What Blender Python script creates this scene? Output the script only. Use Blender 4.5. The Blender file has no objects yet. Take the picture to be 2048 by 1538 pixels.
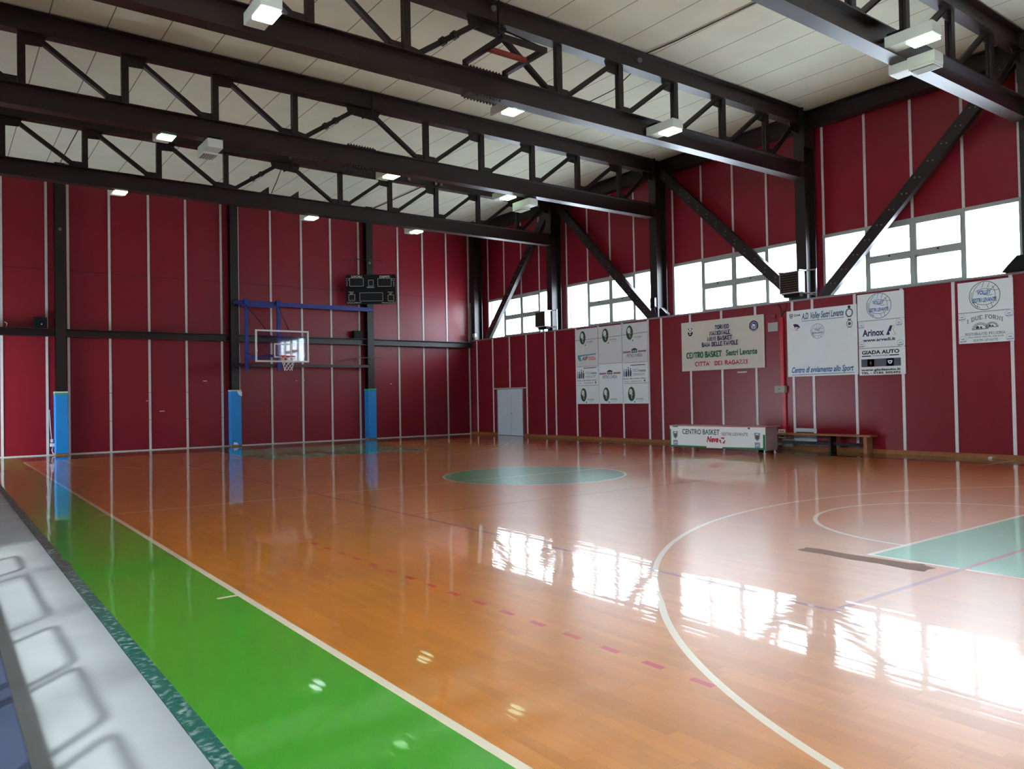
import bpy, bmesh, math, random
from mathutils import Vector, Matrix, Quaternion
random.seed(7)
SC = bpy.context.scene
COL = SC.collection
PI = math.pi

# ------------------------------------------------------------------ camera
YAW, PITCH, ROLL = 0.638, 0.0164, -0.0185
f = Vector((math.sin(YAW)*math.cos(PITCH), math.cos(YAW)*math.cos(PITCH), math.sin(PITCH)))
rt = Vector((math.cos(YAW), -math.sin(YAW), 0)); up = rt.cross(f)
rt2 = rt*math.cos(ROLL)+up*math.sin(ROLL); up2 = -rt*math.sin(ROLL)+up*math.cos(ROLL)
cam = bpy.data.objects.new('camera', bpy.data.cameras.new('camera'))
COL.objects.link(cam)
cam.matrix_world = Matrix(((rt2.x, up2.x, -f.x, -2.0184), (rt2.y, up2.y, -f.y, -12.0623), (rt2.z, up2.z, -f.z, 1.5269), (0, 0, 0, 1)))
cam.data.sensor_width = 36; cam.data.lens = 36*1556.7143/2048
cam.data.clip_start = 0.05; cam.data.clip_end = 300
SC.camera = cam
# ------------------------------------------------------------------ exposure, sky, sun
SC.view_settings.view_transform = 'Standard'; SC.view_settings.look = 'None'
SC.view_settings.gamma = 1; SC.view_settings.use_curve_mapping = False
SC.view_settings.exposure = 0.08
W = bpy.data.worlds.new('sky'); SC.world = W; W.use_nodes = True
W.node_tree.nodes['Background'].inputs[0].default_value = (0.77, 0.89, 1.0, 1)
W.node_tree.nodes['Background'].inputs[1].default_value = 22.0
sun = bpy.data.objects.new('sun', bpy.data.lights.new('sun', 'SUN')); COL.objects.link(sun)
sun.data.energy = 3.2; sun.data.angle = math.radians(2.6); sun.data.color = (0.97, 1.0, 0.98)
sun.rotation_euler = Vector((0.54, 0.60, -1.30)).to_track_quat('-Z', 'Y').to_euler()

# ------------------------------------------------------------------ materials
def lin(c):
    return tuple(((v/255)/12.92 if v/255 <= .04045 else ((v/255+.055)/1.055)**2.4) for v in c)
def mat(name, rgb, rough=.5, metal=0, spec=.5, noise=0, nscale=4, emit=None, estr=0, alpha=1, bump=0, srgb=True):
    m = bpy.data.materials.new(name); m.use_nodes = True
    nt = m.node_tree; b = nt.nodes['Principled BSDF']
    c = lin(rgb) if srgb else rgb
    b.inputs['Base Color'].default_value = (*c, 1); b.inputs['Roughness'].default_value = rough
    b.inputs['Metallic'].default_value = metal; b.inputs['Specular IOR Level'].default_value = spec
    if noise or bump:
        tc = nt.nodes.new('ShaderNodeTexCoord'); n = nt.nodes.new('ShaderNodeTexNoise')
        n.inputs['Scale'].default_value = nscale; n.inputs['Detail'].default_value = 5
        nt.links.new(tc.outputs['Object'], n.inputs['Vector'])
        if noise:
            mx = nt.nodes.new('ShaderNodeMix'); mx.data_type = 'RGBA'
            mx.inputs[6].default_value = (*[v*(1-noise) for v in c], 1); mx.inputs[7].default_value = (*[min(1, v*(1+noise)) for v in c], 1)
            nt.links.new(n.outputs[0], mx.inputs[0]); nt.links.new(mx.outputs[2], b.inputs['Base Color'])
        if bump:
            bp = nt.nodes.new('ShaderNodeBump'); bp.inputs['Strength'].default_value = bump; bp.inputs['Distance'].default_value = .01
            nt.links.new(n.outputs[0], bp.inputs['Height']); nt.links.new(bp.outputs[0], b.inputs['Normal'])
    if emit:
        b.inputs['Emission Color'].default_value = (*emit, 1); b.inputs['Emission Strength'].default_value = estr
    return m

M = {}
M['red'] = mat('red_laminate', (128, 21, 36), .34, spec=.45, noise=.12, nscale=1.1)
M['red_dark_joint'] = mat('panel_joint', (70, 10, 16), .6)
M['white_strip'] = mat('painted_strip', (196, 194, 192), .45, noise=.06, nscale=6)
M['steel'] = mat('brown_painted_steel', (25, 14, 13), .42, spec=.5, noise=.25, nscale=5)
M['steel_worn'] = mat('brown_steel_flange', (36, 22, 20), .36, spec=.55, noise=.35, nscale=3)
M['bolt'] = mat('bolt_head', (120, 115, 112), .4, metal=.6)
M['bolt_dark'] = mat('dark_bolt', (45, 32, 32), .5)
M['frame_paint'] = mat('window_frame_paint', (150, 156, 150), .45, noise=.08, nscale=6)
M['gloss_strip'] = mat('bright_painted_strip', (226, 230, 236), .4, noise=.04, nscale=6)
M['red_duct'] = mat('red_painted_duct', (190, 18, 38), .35)
M['white_metal'] = mat('white_metal', (214, 216, 214), .4)
M['alu'] = mat('aluminium', (150, 155, 158), .35, metal=.5)
M['black'] = mat('black_plastic', (14, 15, 16), .6, spec=.2)
M['screen'] = mat('dark_display', (30, 28, 30), .6, spec=.2)
M['chalk'] = mat('white_print', (205, 205, 200), .6)
M['door'] = mat('door_white', (205, 222, 232), .35, noise=.04)
M['skirting'] = mat('wooden_skirting', (150, 96, 48), .5, noise=.25, nscale=8)
M['benchwood'] = mat('bench_wood', (165, 112, 78), .45, noise=.25, nscale=9)
M['pad'] = mat('blue_pad', (20, 128, 200), .5, noise=.08)
M['tape_green'] = mat('green_tape', (60, 160, 80), .5)
M['blue'] = mat('blue_steel', (17, 40, 124), .4)
M['orange'] = mat('orange_rim', (200, 60, 40), .4)
M['redsteel'] = mat('red_primer', (125, 40, 26), .6)
M['net'] = mat('net_cord', (225, 222, 220), .8)
M['green_edge'] = mat('green_edge', (10, 120, 70), .5)
M['grey_plastic'] = mat('grey_plastic', (176, 176, 172), .5)
M['cable'] = mat('white_cable', (225, 220, 220), .5)
M['dcable'] = mat('dark_cable', (60, 50, 48), .6)
M['lampbox'] = mat('lamp_housing', (196, 202, 190), .45, noise=.05)
M['lamp_on_green'] = mat('lit_lamp_glass', (220, 255, 225), .3, emit=(.62, 1.0, .66), estr=2.6)
M['lamp_on_white'] = mat('lit_lamp_glass_white', (240, 245, 255), .3, emit=(.9, .97, 1.0), estr=3.2)
M['lamp_on_warm'] = mat('lit_lamp_glass_warm', (255, 250, 225), .3, emit=(1.0, .96, .74), estr=2.0)
M['lamp_off'] = mat('unlit_lamp_grille', (116, 98, 82), .5)
M['banner'] = mat('banner_sheet', (212, 212, 200), .5, noise=.05, nscale=2)
M['board'] = mat('sign_board', (232, 246, 250), .4, noise=.04, nscale=2)
M['boardgrey'] = mat('sign_board_grey', (218, 224, 228), .4, noise=.04, nscale=2)
M['navy'] = mat('navy_ink', (34, 26, 92), .6)
M['teal'] = mat('teal_ink', (14, 92, 128), .6)
M['blueink'] = mat('blue_ink', (22, 104, 176), .6)
M['darkink'] = mat('dark_ink', (26, 28, 52), .6)
M['blackink'] = mat('black_ink', (16, 16, 18), .6)
M['greenink'] = mat('green_ink', (8, 112, 66), .6)
M['crimson'] = mat('crimson_ink', (184, 22, 58), .6)
M['leaf'] = mat('dark_green_ink', (44, 84, 42), .6)
M['forest'] = mat('forest_ink', (20, 84, 74), .6)
M['greyink'] = mat('grey_ink', (86, 90, 106), .6)
M['paleink'] = mat('pale_blue_ink', (132, 156, 186), .6)
M['yellow'] = mat('yellow_square', (190, 148, 34), .6)
M['orangeink'] = mat('orange_ink', (206, 92, 60), .6)
M['sky'] = mat('sky_ink', (86, 160, 190), .6)
M['brownface'] = mat('brown_ink', (128, 72, 62), .6)
M['table_side'] = mat('table_side_panel', (150, 140, 152), .5, noise=.08)
M['table_top'] = mat('table_top_board', (170, 120, 122), .35)
M['whiteboard'] = mat('table_front_panel', (232, 244, 246), .4)
M['concrete'] = mat('concrete_floor', (160, 168, 170), .55, noise=.22, nscale=2.2, bump=.25)
M['step'] = mat('step_concrete', (52, 64, 88), .6, noise=.15, nscale=5)
M['rail'] = mat('rail_tube', (120, 122, 125), .4, metal=.5)
M['ext'] = mat('outer_wall_grey', (120, 116, 110), .7, noise=.1)

def glassmat(name, tint, gl):
    m = bpy.data.materials.new(name); m.use_nodes = True; nt = m.node_tree
    for n in list(nt.nodes):
        if n.type != 'OUTPUT_MATERIAL': nt.nodes.remove(n)
    out = nt.nodes['Material Output']
    t = nt.nodes.new('ShaderNodeBsdfTransparent'); t.inputs[0].default_value = (*tint, 1)
    g = nt.nodes.new('ShaderNodeBsdfGlossy'); g.inputs['Roughness'].default_value = .03
    fr = nt.nodes.new('ShaderNodeLayerWeight'); fr.inputs[0].default_value = .5
    pw = nt.nodes.new('ShaderNodeMath'); pw.operation = 'POWER'; pw.inputs[1].default_value = 4; nt.links.new(fr.outputs['Facing'], pw.inputs[0])
    mul = nt.nodes.new('ShaderNodeMath'); mul.operation = 'MULTIPLY_ADD'; mul.inputs[1].default_value = .5; mul.inputs[2].default_value = gl
    mx = nt.nodes.new('ShaderNodeMixShader')
    nt.links.new(pw.outputs[0], mul.inputs[0]); nt.links.new(mul.outputs[0], mx.inputs[0])
    nt.links.new(t.outputs[0], mx.inputs[1]); nt.links.new(g.outputs[0], mx.inputs[2]); nt.links.new(mx.outputs[0], out.inputs[0])
    return m
M['glass'] = glassmat('window_glass', (.97, .98, .99), .05)
M['acrylic'] = glassmat('clear_acrylic', (.86, .87, .93), .05)

# ceiling: pale boards 1 m wide with thin dark seams running along the hall
def ceiling_mat():
    m = bpy.data.materials.new('ceiling_boards'); m.use_nodes = True; nt = m.node_tree; b = nt.nodes['Principled BSDF']
    b.inputs['Roughness'].default_value = .75
    tc = nt.nodes.new('ShaderNodeTexCoord'); sp = nt.nodes.new('ShaderNodeSeparateXYZ'); nt.links.new(tc.outputs['Object'], sp.inputs[0])
    a = nt.nodes.new('ShaderNodeMath'); a.operation = 'ADD'; a.inputs[1].default_value = 100.22+.012; nt.links.new(sp.outputs[0], a.inputs[0])
    fr = nt.nodes.new('ShaderNodeMath'); fr.operation = 'FRACT'; nt.links.new(a.outputs[0], fr.inputs[0])
    lt = nt.nodes.new('ShaderNodeMath'); lt.operation = 'LESS_THAN'; lt.inputs[1].default_value = .020; nt.links.new(fr.outputs[0], lt.inputs[0])
    n = nt.nodes.new('ShaderNodeTexNoise'); n.inputs['Scale'].default_value = 1.3; n.inputs['Detail'].default_value = 6; nt.links.new(tc.outputs['Object'], n.inputs['Vector'])
    mx = nt.nodes.new('ShaderNodeMix'); mx.data_type = 'RGBA'; mx.inputs[6].default_value = (*lin((200, 200, 178)), 1); mx.inputs[7].default_value = (*lin((220, 220, 198)), 1)
    nt.links.new(n.outputs[0], mx.inputs[0])
    m2 = nt.nodes.new('ShaderNodeMix'); m2.data_type = 'RGBA'; m2.inputs[7].default_value = (*lin((110, 104, 92)), 1)
    nt.links.new(lt.outputs[0], m2.inputs[0]); nt.links.new(mx.outputs[2], m2.inputs[6]); nt.links.new(m2.outputs[2], b.inputs['Base Color'])
    return m
M['ceiling'] = ceiling_mat()

# varnished court: every colour of paint shares the same coat of varnish over narrow boards
TILT, WAVE, FROUGH = .0065, .0030, .30
def court_mat(name, rgb, wood=False, vary=.1):
    m = bpy.data.materials.new(name); m.use_nodes = True; nt = m.node_tree; b = nt.nodes['Principled BSDF']
    L = nt.links.new
    def math_(op, a, bb=None):
        n = nt.nodes.new('ShaderNodeMath'); n.operation = op
        for i, v in enumerate((a, bb)):
            if v is None: continue
            if isinstance(v, (int, float)): n.inputs[i].default_value = v
            else: L(v, n.inputs[i])
        return n.outputs[0]
    tc = nt.nodes.new('ShaderNodeTexCoord'); sp = nt.nodes.new('ShaderNodeSeparateXYZ'); L(tc.outputs['Object'], sp.inputs[0])
    u = math_('DIVIDE', math_('ADD', sp.outputs[0], 50), .07); row = math_('FLOOR', u); fr = math_('SUBTRACT', math_('FRACT', u), .5)
    wn0 = nt.nodes.new('ShaderNodeTexWhiteNoise'); wn0.noise_dimensions = '1D'; L(row, wn0.inputs['W'])
    v = math_('ADD', math_('DIVIDE', math_('ADD', sp.outputs[1], 50), .62), math_('MULTIPLY', wn0.outputs['Value'], 7.3))
    cell = math_('FLOOR', v)
    cb = nt.nodes.new('ShaderNodeCombineXYZ'); L(row, cb.inputs[0]); L(cell, cb.inputs[1])
    wn = nt.nodes.new('ShaderNodeTexWhiteNoise'); wn.noise_dimensions = '2D'; L(cb.outputs[0], wn.inputs['Vector'])
    # colour
    c = lin(rgb)
    mx = nt.nodes.new('ShaderNodeMix'); mx.data_type = 'RGBA'
    mx.inputs[6].default_value = (*[q*(1-vary) for q in c], 1); mx.inputs[7].default_value = (*[min(1, q*(1+vary)) for q in c], 1)
    ns = nt.nodes.new('ShaderNodeTexNoise'); ns.inputs['Scale'].default_value = 1.0; ns.inputs['Detail'].default_value = 6
    L(tc.outputs['Object'], ns.inputs['Vector'])
    if wood:
        mp = nt.nodes.new('ShaderNodeMapping'); mp.inputs['Scale'].default_value = (30, 1.5, 1); L(tc.outputs['Object'], mp.inputs[0])
        ng = nt.nodes.new('ShaderNodeTexNoise'); ng.inputs['Scale'].default_value = 2; ng.inputs['Detail'].default_value = 4; L(mp.outputs[0], ng.inputs['Vector'])
        fac = math_('ADD', math_('MULTIPLY', wn.outputs['Value'], .55), math_('ADD', math_('MULTIPLY', ng.outputs[0], .3), math_('MULTIPLY', math_('SUBTRACT', ns.outputs[0], .5), .9)))
        L(fac, mx.inputs[0])
        ed = math_('GREATER_THAN', math_('ABSOLUTE', fr), .485); ed2 = math_('LESS_THAN', math_('FRACT', v), .006)
        seam = math_('MULTIPLY', math_('MAXIMUM', ed, ed2), .28)
        m2 = nt.nodes.new('ShaderNodeMix'); m2.data_type = 'RGBA'; m2.inputs[7].default_value = (*lin((96, 52, 22)), 1)
        L(seam, m2.inputs[0]); L(mx.outputs[2], m2.inputs[6]); L(m2.outputs[2], b.inputs['Base Color'])
    else:
        L(ns.outputs[0], mx.inputs[0]); L(mx.outputs[2], b.inputs['Base Color'])
    # board tilt and gentle waviness as a normal
    tilt = math_('MULTIPLY', math_('SUBTRACT', wn.outputs['Value'], .5), TILT*2)
    cup = math_('MULTIPLY', fr, TILT*1.4)
    n1 = nt.nodes.new('ShaderNodeTexNoise'); n1.inputs['Scale'].default_value = 2.2; n1.inputs['Detail'].default_value = 3
    L(tc.outputs['Object'], n1.inputs['Vector'])
    sc = nt.nodes.new('ShaderNodeSeparateColor'); L(n1.outputs['Color'], sc.inputs[0])
    nx = math_('ADD', math_('ADD', tilt, cup), math_('MULTIPLY', math_('SUBTRACT', sc.outputs[0], .5), WAVE*2))
    ny = math_('MULTIPLY', math_('SUBTRACT', sc.outputs[1], .5), WAVE*2)
    cn = nt.nodes.new('ShaderNodeCombineXYZ'); L(nx, cn.inputs[0]); L(ny, cn.inputs[1]); cn.inputs[2].default_value = 1
    nn = nt.nodes.new('ShaderNodeVectorMath'); nn.operation = 'NORMALIZE'; L(cn.outputs[0], nn.inputs[0]); L(nn.outputs[0], b.inputs['Normal'])
    b.inputs['Roughness'].default_value = FROUGH; b.inputs['Specular IOR Level'].default_value = .8; b.inputs['IOR'].default_value = 2.0
    b.inputs['Coat Weight'].default_value = .9; b.inputs['Coat Roughness'].default_value = .035; L(nn.outputs[0], b.inputs['Coat Normal'])
    return m
M['wood'] = court_mat('varnished_parquet', (216, 133, 26), True, .20)
M['court_green'] = court_mat('green_court_paint', (64, 172, 26), vary=.10)
M['key_green'] = court_mat('dark_green_court_paint', (26, 168, 116), vary=.08)
M['cream_line'] = court_mat('cream_court_line', (246, 232, 202), vary=.04)
M['red_line'] = court_mat('red_court_line', (206, 26, 34), vary=.05)
M['dulled_red'] = court_mat('glare_dulled_red_line', (150, 44, 40), vary=.12)  # solid lines in a duller red, the washing-out glare put into the colour
M['edge_green'] = court_mat('darkened_edge_green', (62, 92, 34), vary=.10)  # border green with the red wall's dark reflection put into the colour
M['bare_patch'] = court_mat('brown_tape_patch', (122, 84, 58), vary=.35)
for k in ('bare_patch',):
    q_ = M[k].node_tree.nodes['Principled BSDF']; q_.inputs['Roughness'].default_value = .55; q_.inputs['Coat Weight'].default_value = .15; q_.inputs['IOR'].default_value = 1.4; q_.inputs['Specular IOR Level'].default_value = .3

def strip_mat():
    m = bpy.data.materials.new('worn_rubber_edge'); m.use_nodes = True; nt = m.node_tree; b = nt.nodes['Principled BSDF']; L = nt.links.new
    b.inputs['Roughness'].default_value = .6
    tc = nt.nodes.new('ShaderNodeTexCoord'); sp = nt.nodes.new('ShaderNodeSeparateXYZ'); L(tc.outputs['Object'], sp.inputs[0])
    mr = nt.nodes.new('ShaderNodeMapRange'); mr.inputs[1].default_value = -6.5; mr.inputs[2].default_value = -3.5; L(sp.outputs[1], mr.inputs[0])
    mx = nt.nodes.new('ShaderNodeMix'); mx.data_type = 'RGBA'; mx.inputs[6].default_value = (*lin((14, 88, 74)), 1); mx.inputs[7].default_value = (*lin((70, 66, 66)), 1)
    L(mr.outputs[0], mx.inputs[0])
    n = nt.nodes.new('ShaderNodeTexNoise'); n.inputs['Scale'].default_value = 22; n.inputs['Detail'].default_value = 8; L(tc.outputs['Object'], n.inputs['Vector'])
    cr = nt.nodes.new('ShaderNodeValToRGB'); cr.color_ramp.elements[0].position = .52; cr.color_ramp.elements[1].position = .74; L(n.outputs[0], cr.inputs[0])
    m2 = nt.nodes.new('ShaderNodeMix'); m2.data_type = 'RGBA'; m2.inputs[7].default_value = (*lin((150, 170, 165)), 1)
    L(cr.outputs[0], m2.inputs[0]); L(mx.outputs[2], m2.inputs[6]); L(m2.outputs[2], b.inputs['Base Color'])
    bp = nt.nodes.new('ShaderNodeBump'); bp.inputs['Strength'].default_value = .6; bp.inputs['Distance'].default_value = .01; L(n.outputs[0], bp.inputs['Height']); L(bp.outputs[0], b.inputs['Normal'])
    return m
M['strip'] = strip_mat()

# ------------------------------------------------------------------ mesh helpers
def V(*a): return Vector(a)
def quad(bm, pts, mi=0):
    fc = bm.faces.new([bm.verts.new(p) for p in pts]); fc.material_index = mi; return fc
def box(bm, lo, hi, mi=0):
    x0, y0, z0 = [min(a, b) for a, b in zip(lo, hi)]; x1, y1, z1 = [max(a, b) for a, b in zip(lo, hi)]
    v = [bm.verts.new((x, y, z)) for x in (x0, x1) for y in (y0, y1) for z in (z0, z1)]
    for idx in ((0, 1, 3, 2), (4, 6, 7, 5), (0, 4, 5, 1), (2, 3, 7, 6), (0, 2, 6, 4), (1, 5, 7, 3)):
        bm.faces.new([v[i] for i in idx]).material_index = mi
def prism(bm, prof, p0, p1, side, upv, mi=0):
    """extrude closed 2D profile [(a,b)] along p0->p1; a along side, b along upv"""
    p0, p1 = Vector(p0), Vector(p1); s, u = Vector(side).normalized(), Vector(upv).normalized()
    A = [bm.verts.new(p0+s*a+u*b) for a, b in prof]; B = [bm.verts.new(p1+s*a+u*b) for a, b in prof]
    n = len(prof)
    for i in range(n):
        bm.faces.new((A[i], A[(i+1) % n], B[(i+1) % n], B[i])).material_index = mi
    bm.faces.new(A[::-1]).material_index = mi; bm.faces.new(B).material_index = mi
def bar(bm, p0, p1, w, h, side=None, mi=0):
    p0, p1 = Vector(p0), Vector(p1); d = (p1-p0).normalized()
    s = Vector(side) if side else (V(0, 0, 1).cross(d) if abs(d.z) < .95 else V(1, 0, 0))
    s = (s-d*s.dot(d)).normalized(); u = d.cross(s)
    prism(bm, [(-w/2, -h/2), (w/2, -h/2), (w/2, h/2), (-w/2, h/2)], p0, p1, s, u, mi)
def hprof(w, h, tf=.018, tw=.012):
    return [(-w/2, -h/2), (w/2, -h/2), (w/2, -h/2+tf), (tw/2, -h/2+tf), (tw/2, h/2-tf), (w/2, h/2-tf), (w/2, h/2), (-w/2, h/2), (-w/2, h/2-tf), (-tw/2, h/2-tf), (-tw/2, -h/2+tf), (-w/2, -h/2+tf)]
def tube(bm, pts, r, n=8, closed=False, mi=0):
    pts = [Vector(p) for p in pts]; rings = []
    N = len(pts)
    for i, p in enumerate(pts):
        a = pts[i-1] if (i > 0 or closed) else p; b = pts[(i+1) % N] if (i < N-1 or closed) else p
        d = (b-a).normalized(); s = d.cross(V(0, 0, 1))
        if s.length < .05: s = d.cross(V(1, 0, 0))
        s.normalize(); u = s.cross(d)
        rings.append([bm.verts.new(p+s*r*math.cos(2*PI*k/n)+u*r*math.sin(2*PI*k/n)) for k in range(n)])
    for i in range(N if closed else N-1):
        A, B = rings[i], rings[(i+1) % N]
        for k in range(n):
            fc = bm.faces.new((A[k], A[(k+1) % n], B[(k+1) % n], B[k])); fc.material_index = mi; fc.smooth = True
    if not closed:
        bm.faces.new(rings[0][::-1]).material_index = mi; bm.faces.new(rings[-1]).material_index = mi
def cyl(bm, p0, p1, r, n=12, mi=0): tube(bm, [p0, p1], r, n, False, mi)

def empty(name, loc=(0, 0, 0)):
    o = bpy.data.objects.new(name, None); COL.objects.link(o); o.location = loc; o.empty_display_size = .2
    return o
def obj(name, bm, mats, parent=None, bevel=0):
    bmesh.ops.recalc_face_normals(bm, faces=bm.faces)
    me = bpy.data.meshes.new(name); bm.to_mesh(me); bm.free()
    for m in (mats if isinstance(mats, (list, tuple)) else [mats]): me.materials.append(M[m] if isinstance(m, str) else m)
    o = bpy.data.objects.new(name, me); COL.objects.link(o)
    if parent is not None:
        o.parent = parent; pl = parent.location
        gp = parent.parent
        off = Vector(pl) if parent.type == 'EMPTY' else V(0, 0, 0)
        o.matrix_parent_inverse = Matrix.Translation(-off)
    if bevel:
        md = o.modifiers.new('bevel', 'BEVEL'); md.width = bevel; md.segments = 2; md.limit_method = 'ANGLE'
    return o
def tag(o, label=None, cat=None, group=None, kind=None):
    if label: o['label'] = label
    if cat: o['category'] = cat
    if group: o['group'] = group
    if kind: o['kind'] = kind
    return o
def thing(name, label, cat, loc=(0, 0, 0), group=None): return tag(empty(name, loc), label, cat, group)
def NB(): return bmesh.new()

# ------------------------------------------------------------------ hall dimensions
XL, XR, XU, YF, YB, ZC = -4.1, 16.43, 17.07, 15.75, -19.0, 9.05
SILL = 3.94
TY = [10.37, 5.12, -.15, -5.40]            # trusses in view
CY = [10.37, 5.12, -.15, -5.40, -10.65, -15.9]   # portal columns

# ------------------------------------------------------------------ floor with its painted courts
FP = []                                     # painted shapes, later ones lie on top
FM = ['wood', 'court_green', 'key_green', 'cream_line', 'red_line', 'bare_patch', 'edge_green', 'dulled_red']
def fy(y):                                  # far end of the court is a little shorter
    return y if y <= 8.07 else (8.07+(y-8.07)*(5.0/5.93))
def fpoly(pts, mi):
    ar = sum(pts[i-1][0]*pts[i][1]-pts[i][0]*pts[i-1][1] for i in range(len(pts)))
    FP.append((list(pts) if ar > 0 else list(pts)[::-1], mi))
def frect(x0, y0, x1, y1, mi, z=0):
    x0, x1 = min(x0, x1), max(x0, x1); y0, y1 = min(y0, y1), max(y0, y1); fpoly([(x0, y0), (x1, y0), (x1, y1), (x0, y1)], mi)
def ribbon(pts, w, mi, z, closed=False):
    P = [Vector((a, b)) for a, b in pts]; N = len(P); Lf, Rt = [], []
    for i in range(N):
        a = P[i-1] if (i > 0 or closed) else P[i]; b = P[(i+1) % N] if (i < N-1 or closed) else P[i]
        d = (b-a).normalized(); n = V(-d.y, d.x)*w/2
        Lf.append((P[i].x+n.x, P[i].y+n.y)); Rt.append((P[i].x-n.x, P[i].y-n.y))
    for i in range(N if closed else N-1):
        j = (i+1) % N
        fpoly([Lf[i], Rt[i], Rt[j], Lf[j]], mi)
def arc(cx, cy, r, a0, a1, n=64): return [(cx+r*math.cos(a0+(a1-a0)*i/n), cy+r*math.sin(a0+(a1-a0)*i/n)) for i in range(n+1)]
frect(-1.0, YB, XR, YF, 0, 0)
frect(-1.0, YB, -.08, YF, 1, .002); frect(-.08, 13.1, XR, YF, 6, .002); frect(14.93, YB, XR, 13.1, 6, .002)
CX = 7.43; GZ, LZ, RZ = .002, .0045, .006
lw = .05
# centre circle
cc = arc(CX, 0, 1.8, 0, 2*PI, 96)[:-1]
fpoly(cc, 2)
ribbon(arc(CX, 0, 1.775, 0, 2*PI, 96)[:-1], lw, 3, LZ, True)
# boundary
ribbon([(-.08, YB), (-.08, 13.07)], .055, 3, LZ); ribbon([(14.93, YB), (14.93, 13.07)], lw, 3, LZ); ribbon([(-.1, 13.07), (14.95, 13.07)], lw, 3, LZ)
ribbon([(-.24, 0), (15.1, 0)], lw, 3, LZ)
ribbon([(-.26, -5.78), (-.1, -5.78)], lw, 3, LZ); ribbon([(14.4, -5.15), (16.3, -5.15)], lw, 3, LZ)
for s in (1, -1):
    K = lambda y: fy(abs(y))*s
    frect(4.97, K(8.2), 9.88, K(14), 2, GZ)
    for x in (4.97, 9.88): ribbon([(x, K(8.2)), (x, K(14))], lw, 3, LZ)
    ribbon([(4.95, K(8.2)), (9.9, K(8.2))], lw, 3, LZ)
    ribbon([(a, K(b)) for a, b in arc(CX, 8.2, 1.8, -PI, 0)], lw, 3, LZ)
    t0 = math.asin((CX-.85)/6.75) if (CX-.85) < 6.75 else PI/2
    a0 = -PI/2-t0; a1 = -PI/2+t0
    pts = arc(CX, 12.425, 6.75, a0, a1, 120)
    pts = [(pts[0][0], 13.97)]+pts+[(pts[-1][0], 13.97)]
    ribbon([(a, K(b)) for a, b in pts], lw, 3, LZ)
    ribbon([(a, K(b)) for a, b in arc(CX, 12.425, 1.25, -PI, 0, 32)], lw, 3, LZ)
# volleyball lines in red
for x in (3.0, 11.97): ribbon([(x, -9), (x, fy(9))], lw, 7, RZ)
for y in (-9, -3, 3, fy(9)): ribbon([(3.0, y), (11.97, y)], lw, 7, RZ)
for s in (-1, 1):
    for i in range(5):
        frect(1.235+.35*i, s*3-.025, 1.235+.35*i+.15, s*3+.025, 4, RZ)
for i in range(18):
    yc = -3.367-.35*i; frect(1.209, yc-.075, 1.259, yc+.075, 4, RZ)
# brown taped patch
pp = [(4.66, -7.66), (4.70, -7.60), (4.79, -7.62), (4.84, -7.60), (4.88, -7.72), (4.85, -8.0), (4.87, -8.3), (4.88, -8.6), (4.94, -8.69), (4.88, -8.74), (4.84, -8.85), (4.74, -8.82), (4.64, -8.84), (4.62, -8.7), (4.66, -8.45), (4.64, -8.18), (4.67, -7.9)]
fpoly(pp, 5)
from mathutils.geometry import delaunay_2d_cdt
vs, fs = [], []
def dens(pts):                              # long edges are cut up so that no sliver triangles arise
    out = []
    for i in range(len(pts)):
        p, q = Vector(pts[i]), Vector(pts[(i+1) % len(pts)]); n = max(1, int((q-p).length/1.3))
        out += [tuple(p.lerp(q, k/n)) for k in range(n)]
    return out
for pts, mi in FP:
    pts = dens(pts)
    fs.append(list(range(len(vs), len(vs)+len(pts)))); vs += [Vector((a, b_)) for a, b_ in pts]
ov, oe, of, _, _, src = delaunay_2d_cdt(vs, [], fs, 1, 1e-5)
fme = bpy.data.meshes.new('floor'); fme.from_pydata([(v.x, v.y, 0) for v in ov], [], of)
for p, sr in zip(fme.polygons, src): p.material_index = FP[max(sr)][1] if sr else 0
for m in FM: fme.materials.append(M[m])
fme.update()
fl = bpy.data.objects.new('floor', fme); COL.objects.link(fl)
tag(fl, kind='structure')

# edge strip, concrete walkway and the step of the stand
b = NB(); box(b, (-1.09, YB, -.05), (-1.0, YF, .012)); tag(obj('trim_1', b, 'strip'), kind='structure')
b = NB(); box(b, (XL, YB, -.2), (-1.09, YF, 0)); box(b, (-1.72, 2.43, 0), (-1.10, 2.56, .004), 1)
tag(obj('floor_concrete', b, ['concrete', 'white_strip']), kind='structure')
b = NB(); box(b, (XL+.03, YB+.03, .001), (-1.78, -1.2, .40)); s_ = obj('stand_step', b, 'step', bevel=.01)
tag(s_, 'grey concrete step of the spectator stand along the walkway, bottom left corner', 'step')

# ------------------------------------------------------------------ ceiling and walls
b = NB(); box(b, (XL-.3, YB-.3, ZC), (XU+.3, YF+.3, ZC+.25)); tag(obj('ceiling', b, 'ceiling'), kind='structure')
b = NB(); box(b, (XL-.2, YF, 0), (XU+.2, YF+.2, ZC)); box(b, (XL, YF-.006, 5.735), (XU, YF, 5.75), 1)
box(b, (XL, YF-.02, 0), (XR, YF, .03), 2)
wf = tag(obj('wall_far', b, ['red', 'red_dark_joint', 'white_strip']), kind='structure')
for x in (-3.9, -2.75, -1.58, -.41, .76, 1.35, 2.52, 3.69, 4.86, 6.03, 6.61, 7.78, 8.945, 10.095, 11.255, 11.83, 12.975, 14.115, 15.255, 16.36):
    b = NB(); box(b, (x-.035, YF-.018, .03), (x+.035, YF, ZC)); 
    for z in (1.0, 1.9): 
        if 2 < x < 7: box(b, (x-.036, YF-.019, z-.006), (x+.036, YF-.001, z+.006), 1)
    obj('cover_strip', b, ['white_strip', 'steel'], wf)

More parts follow.
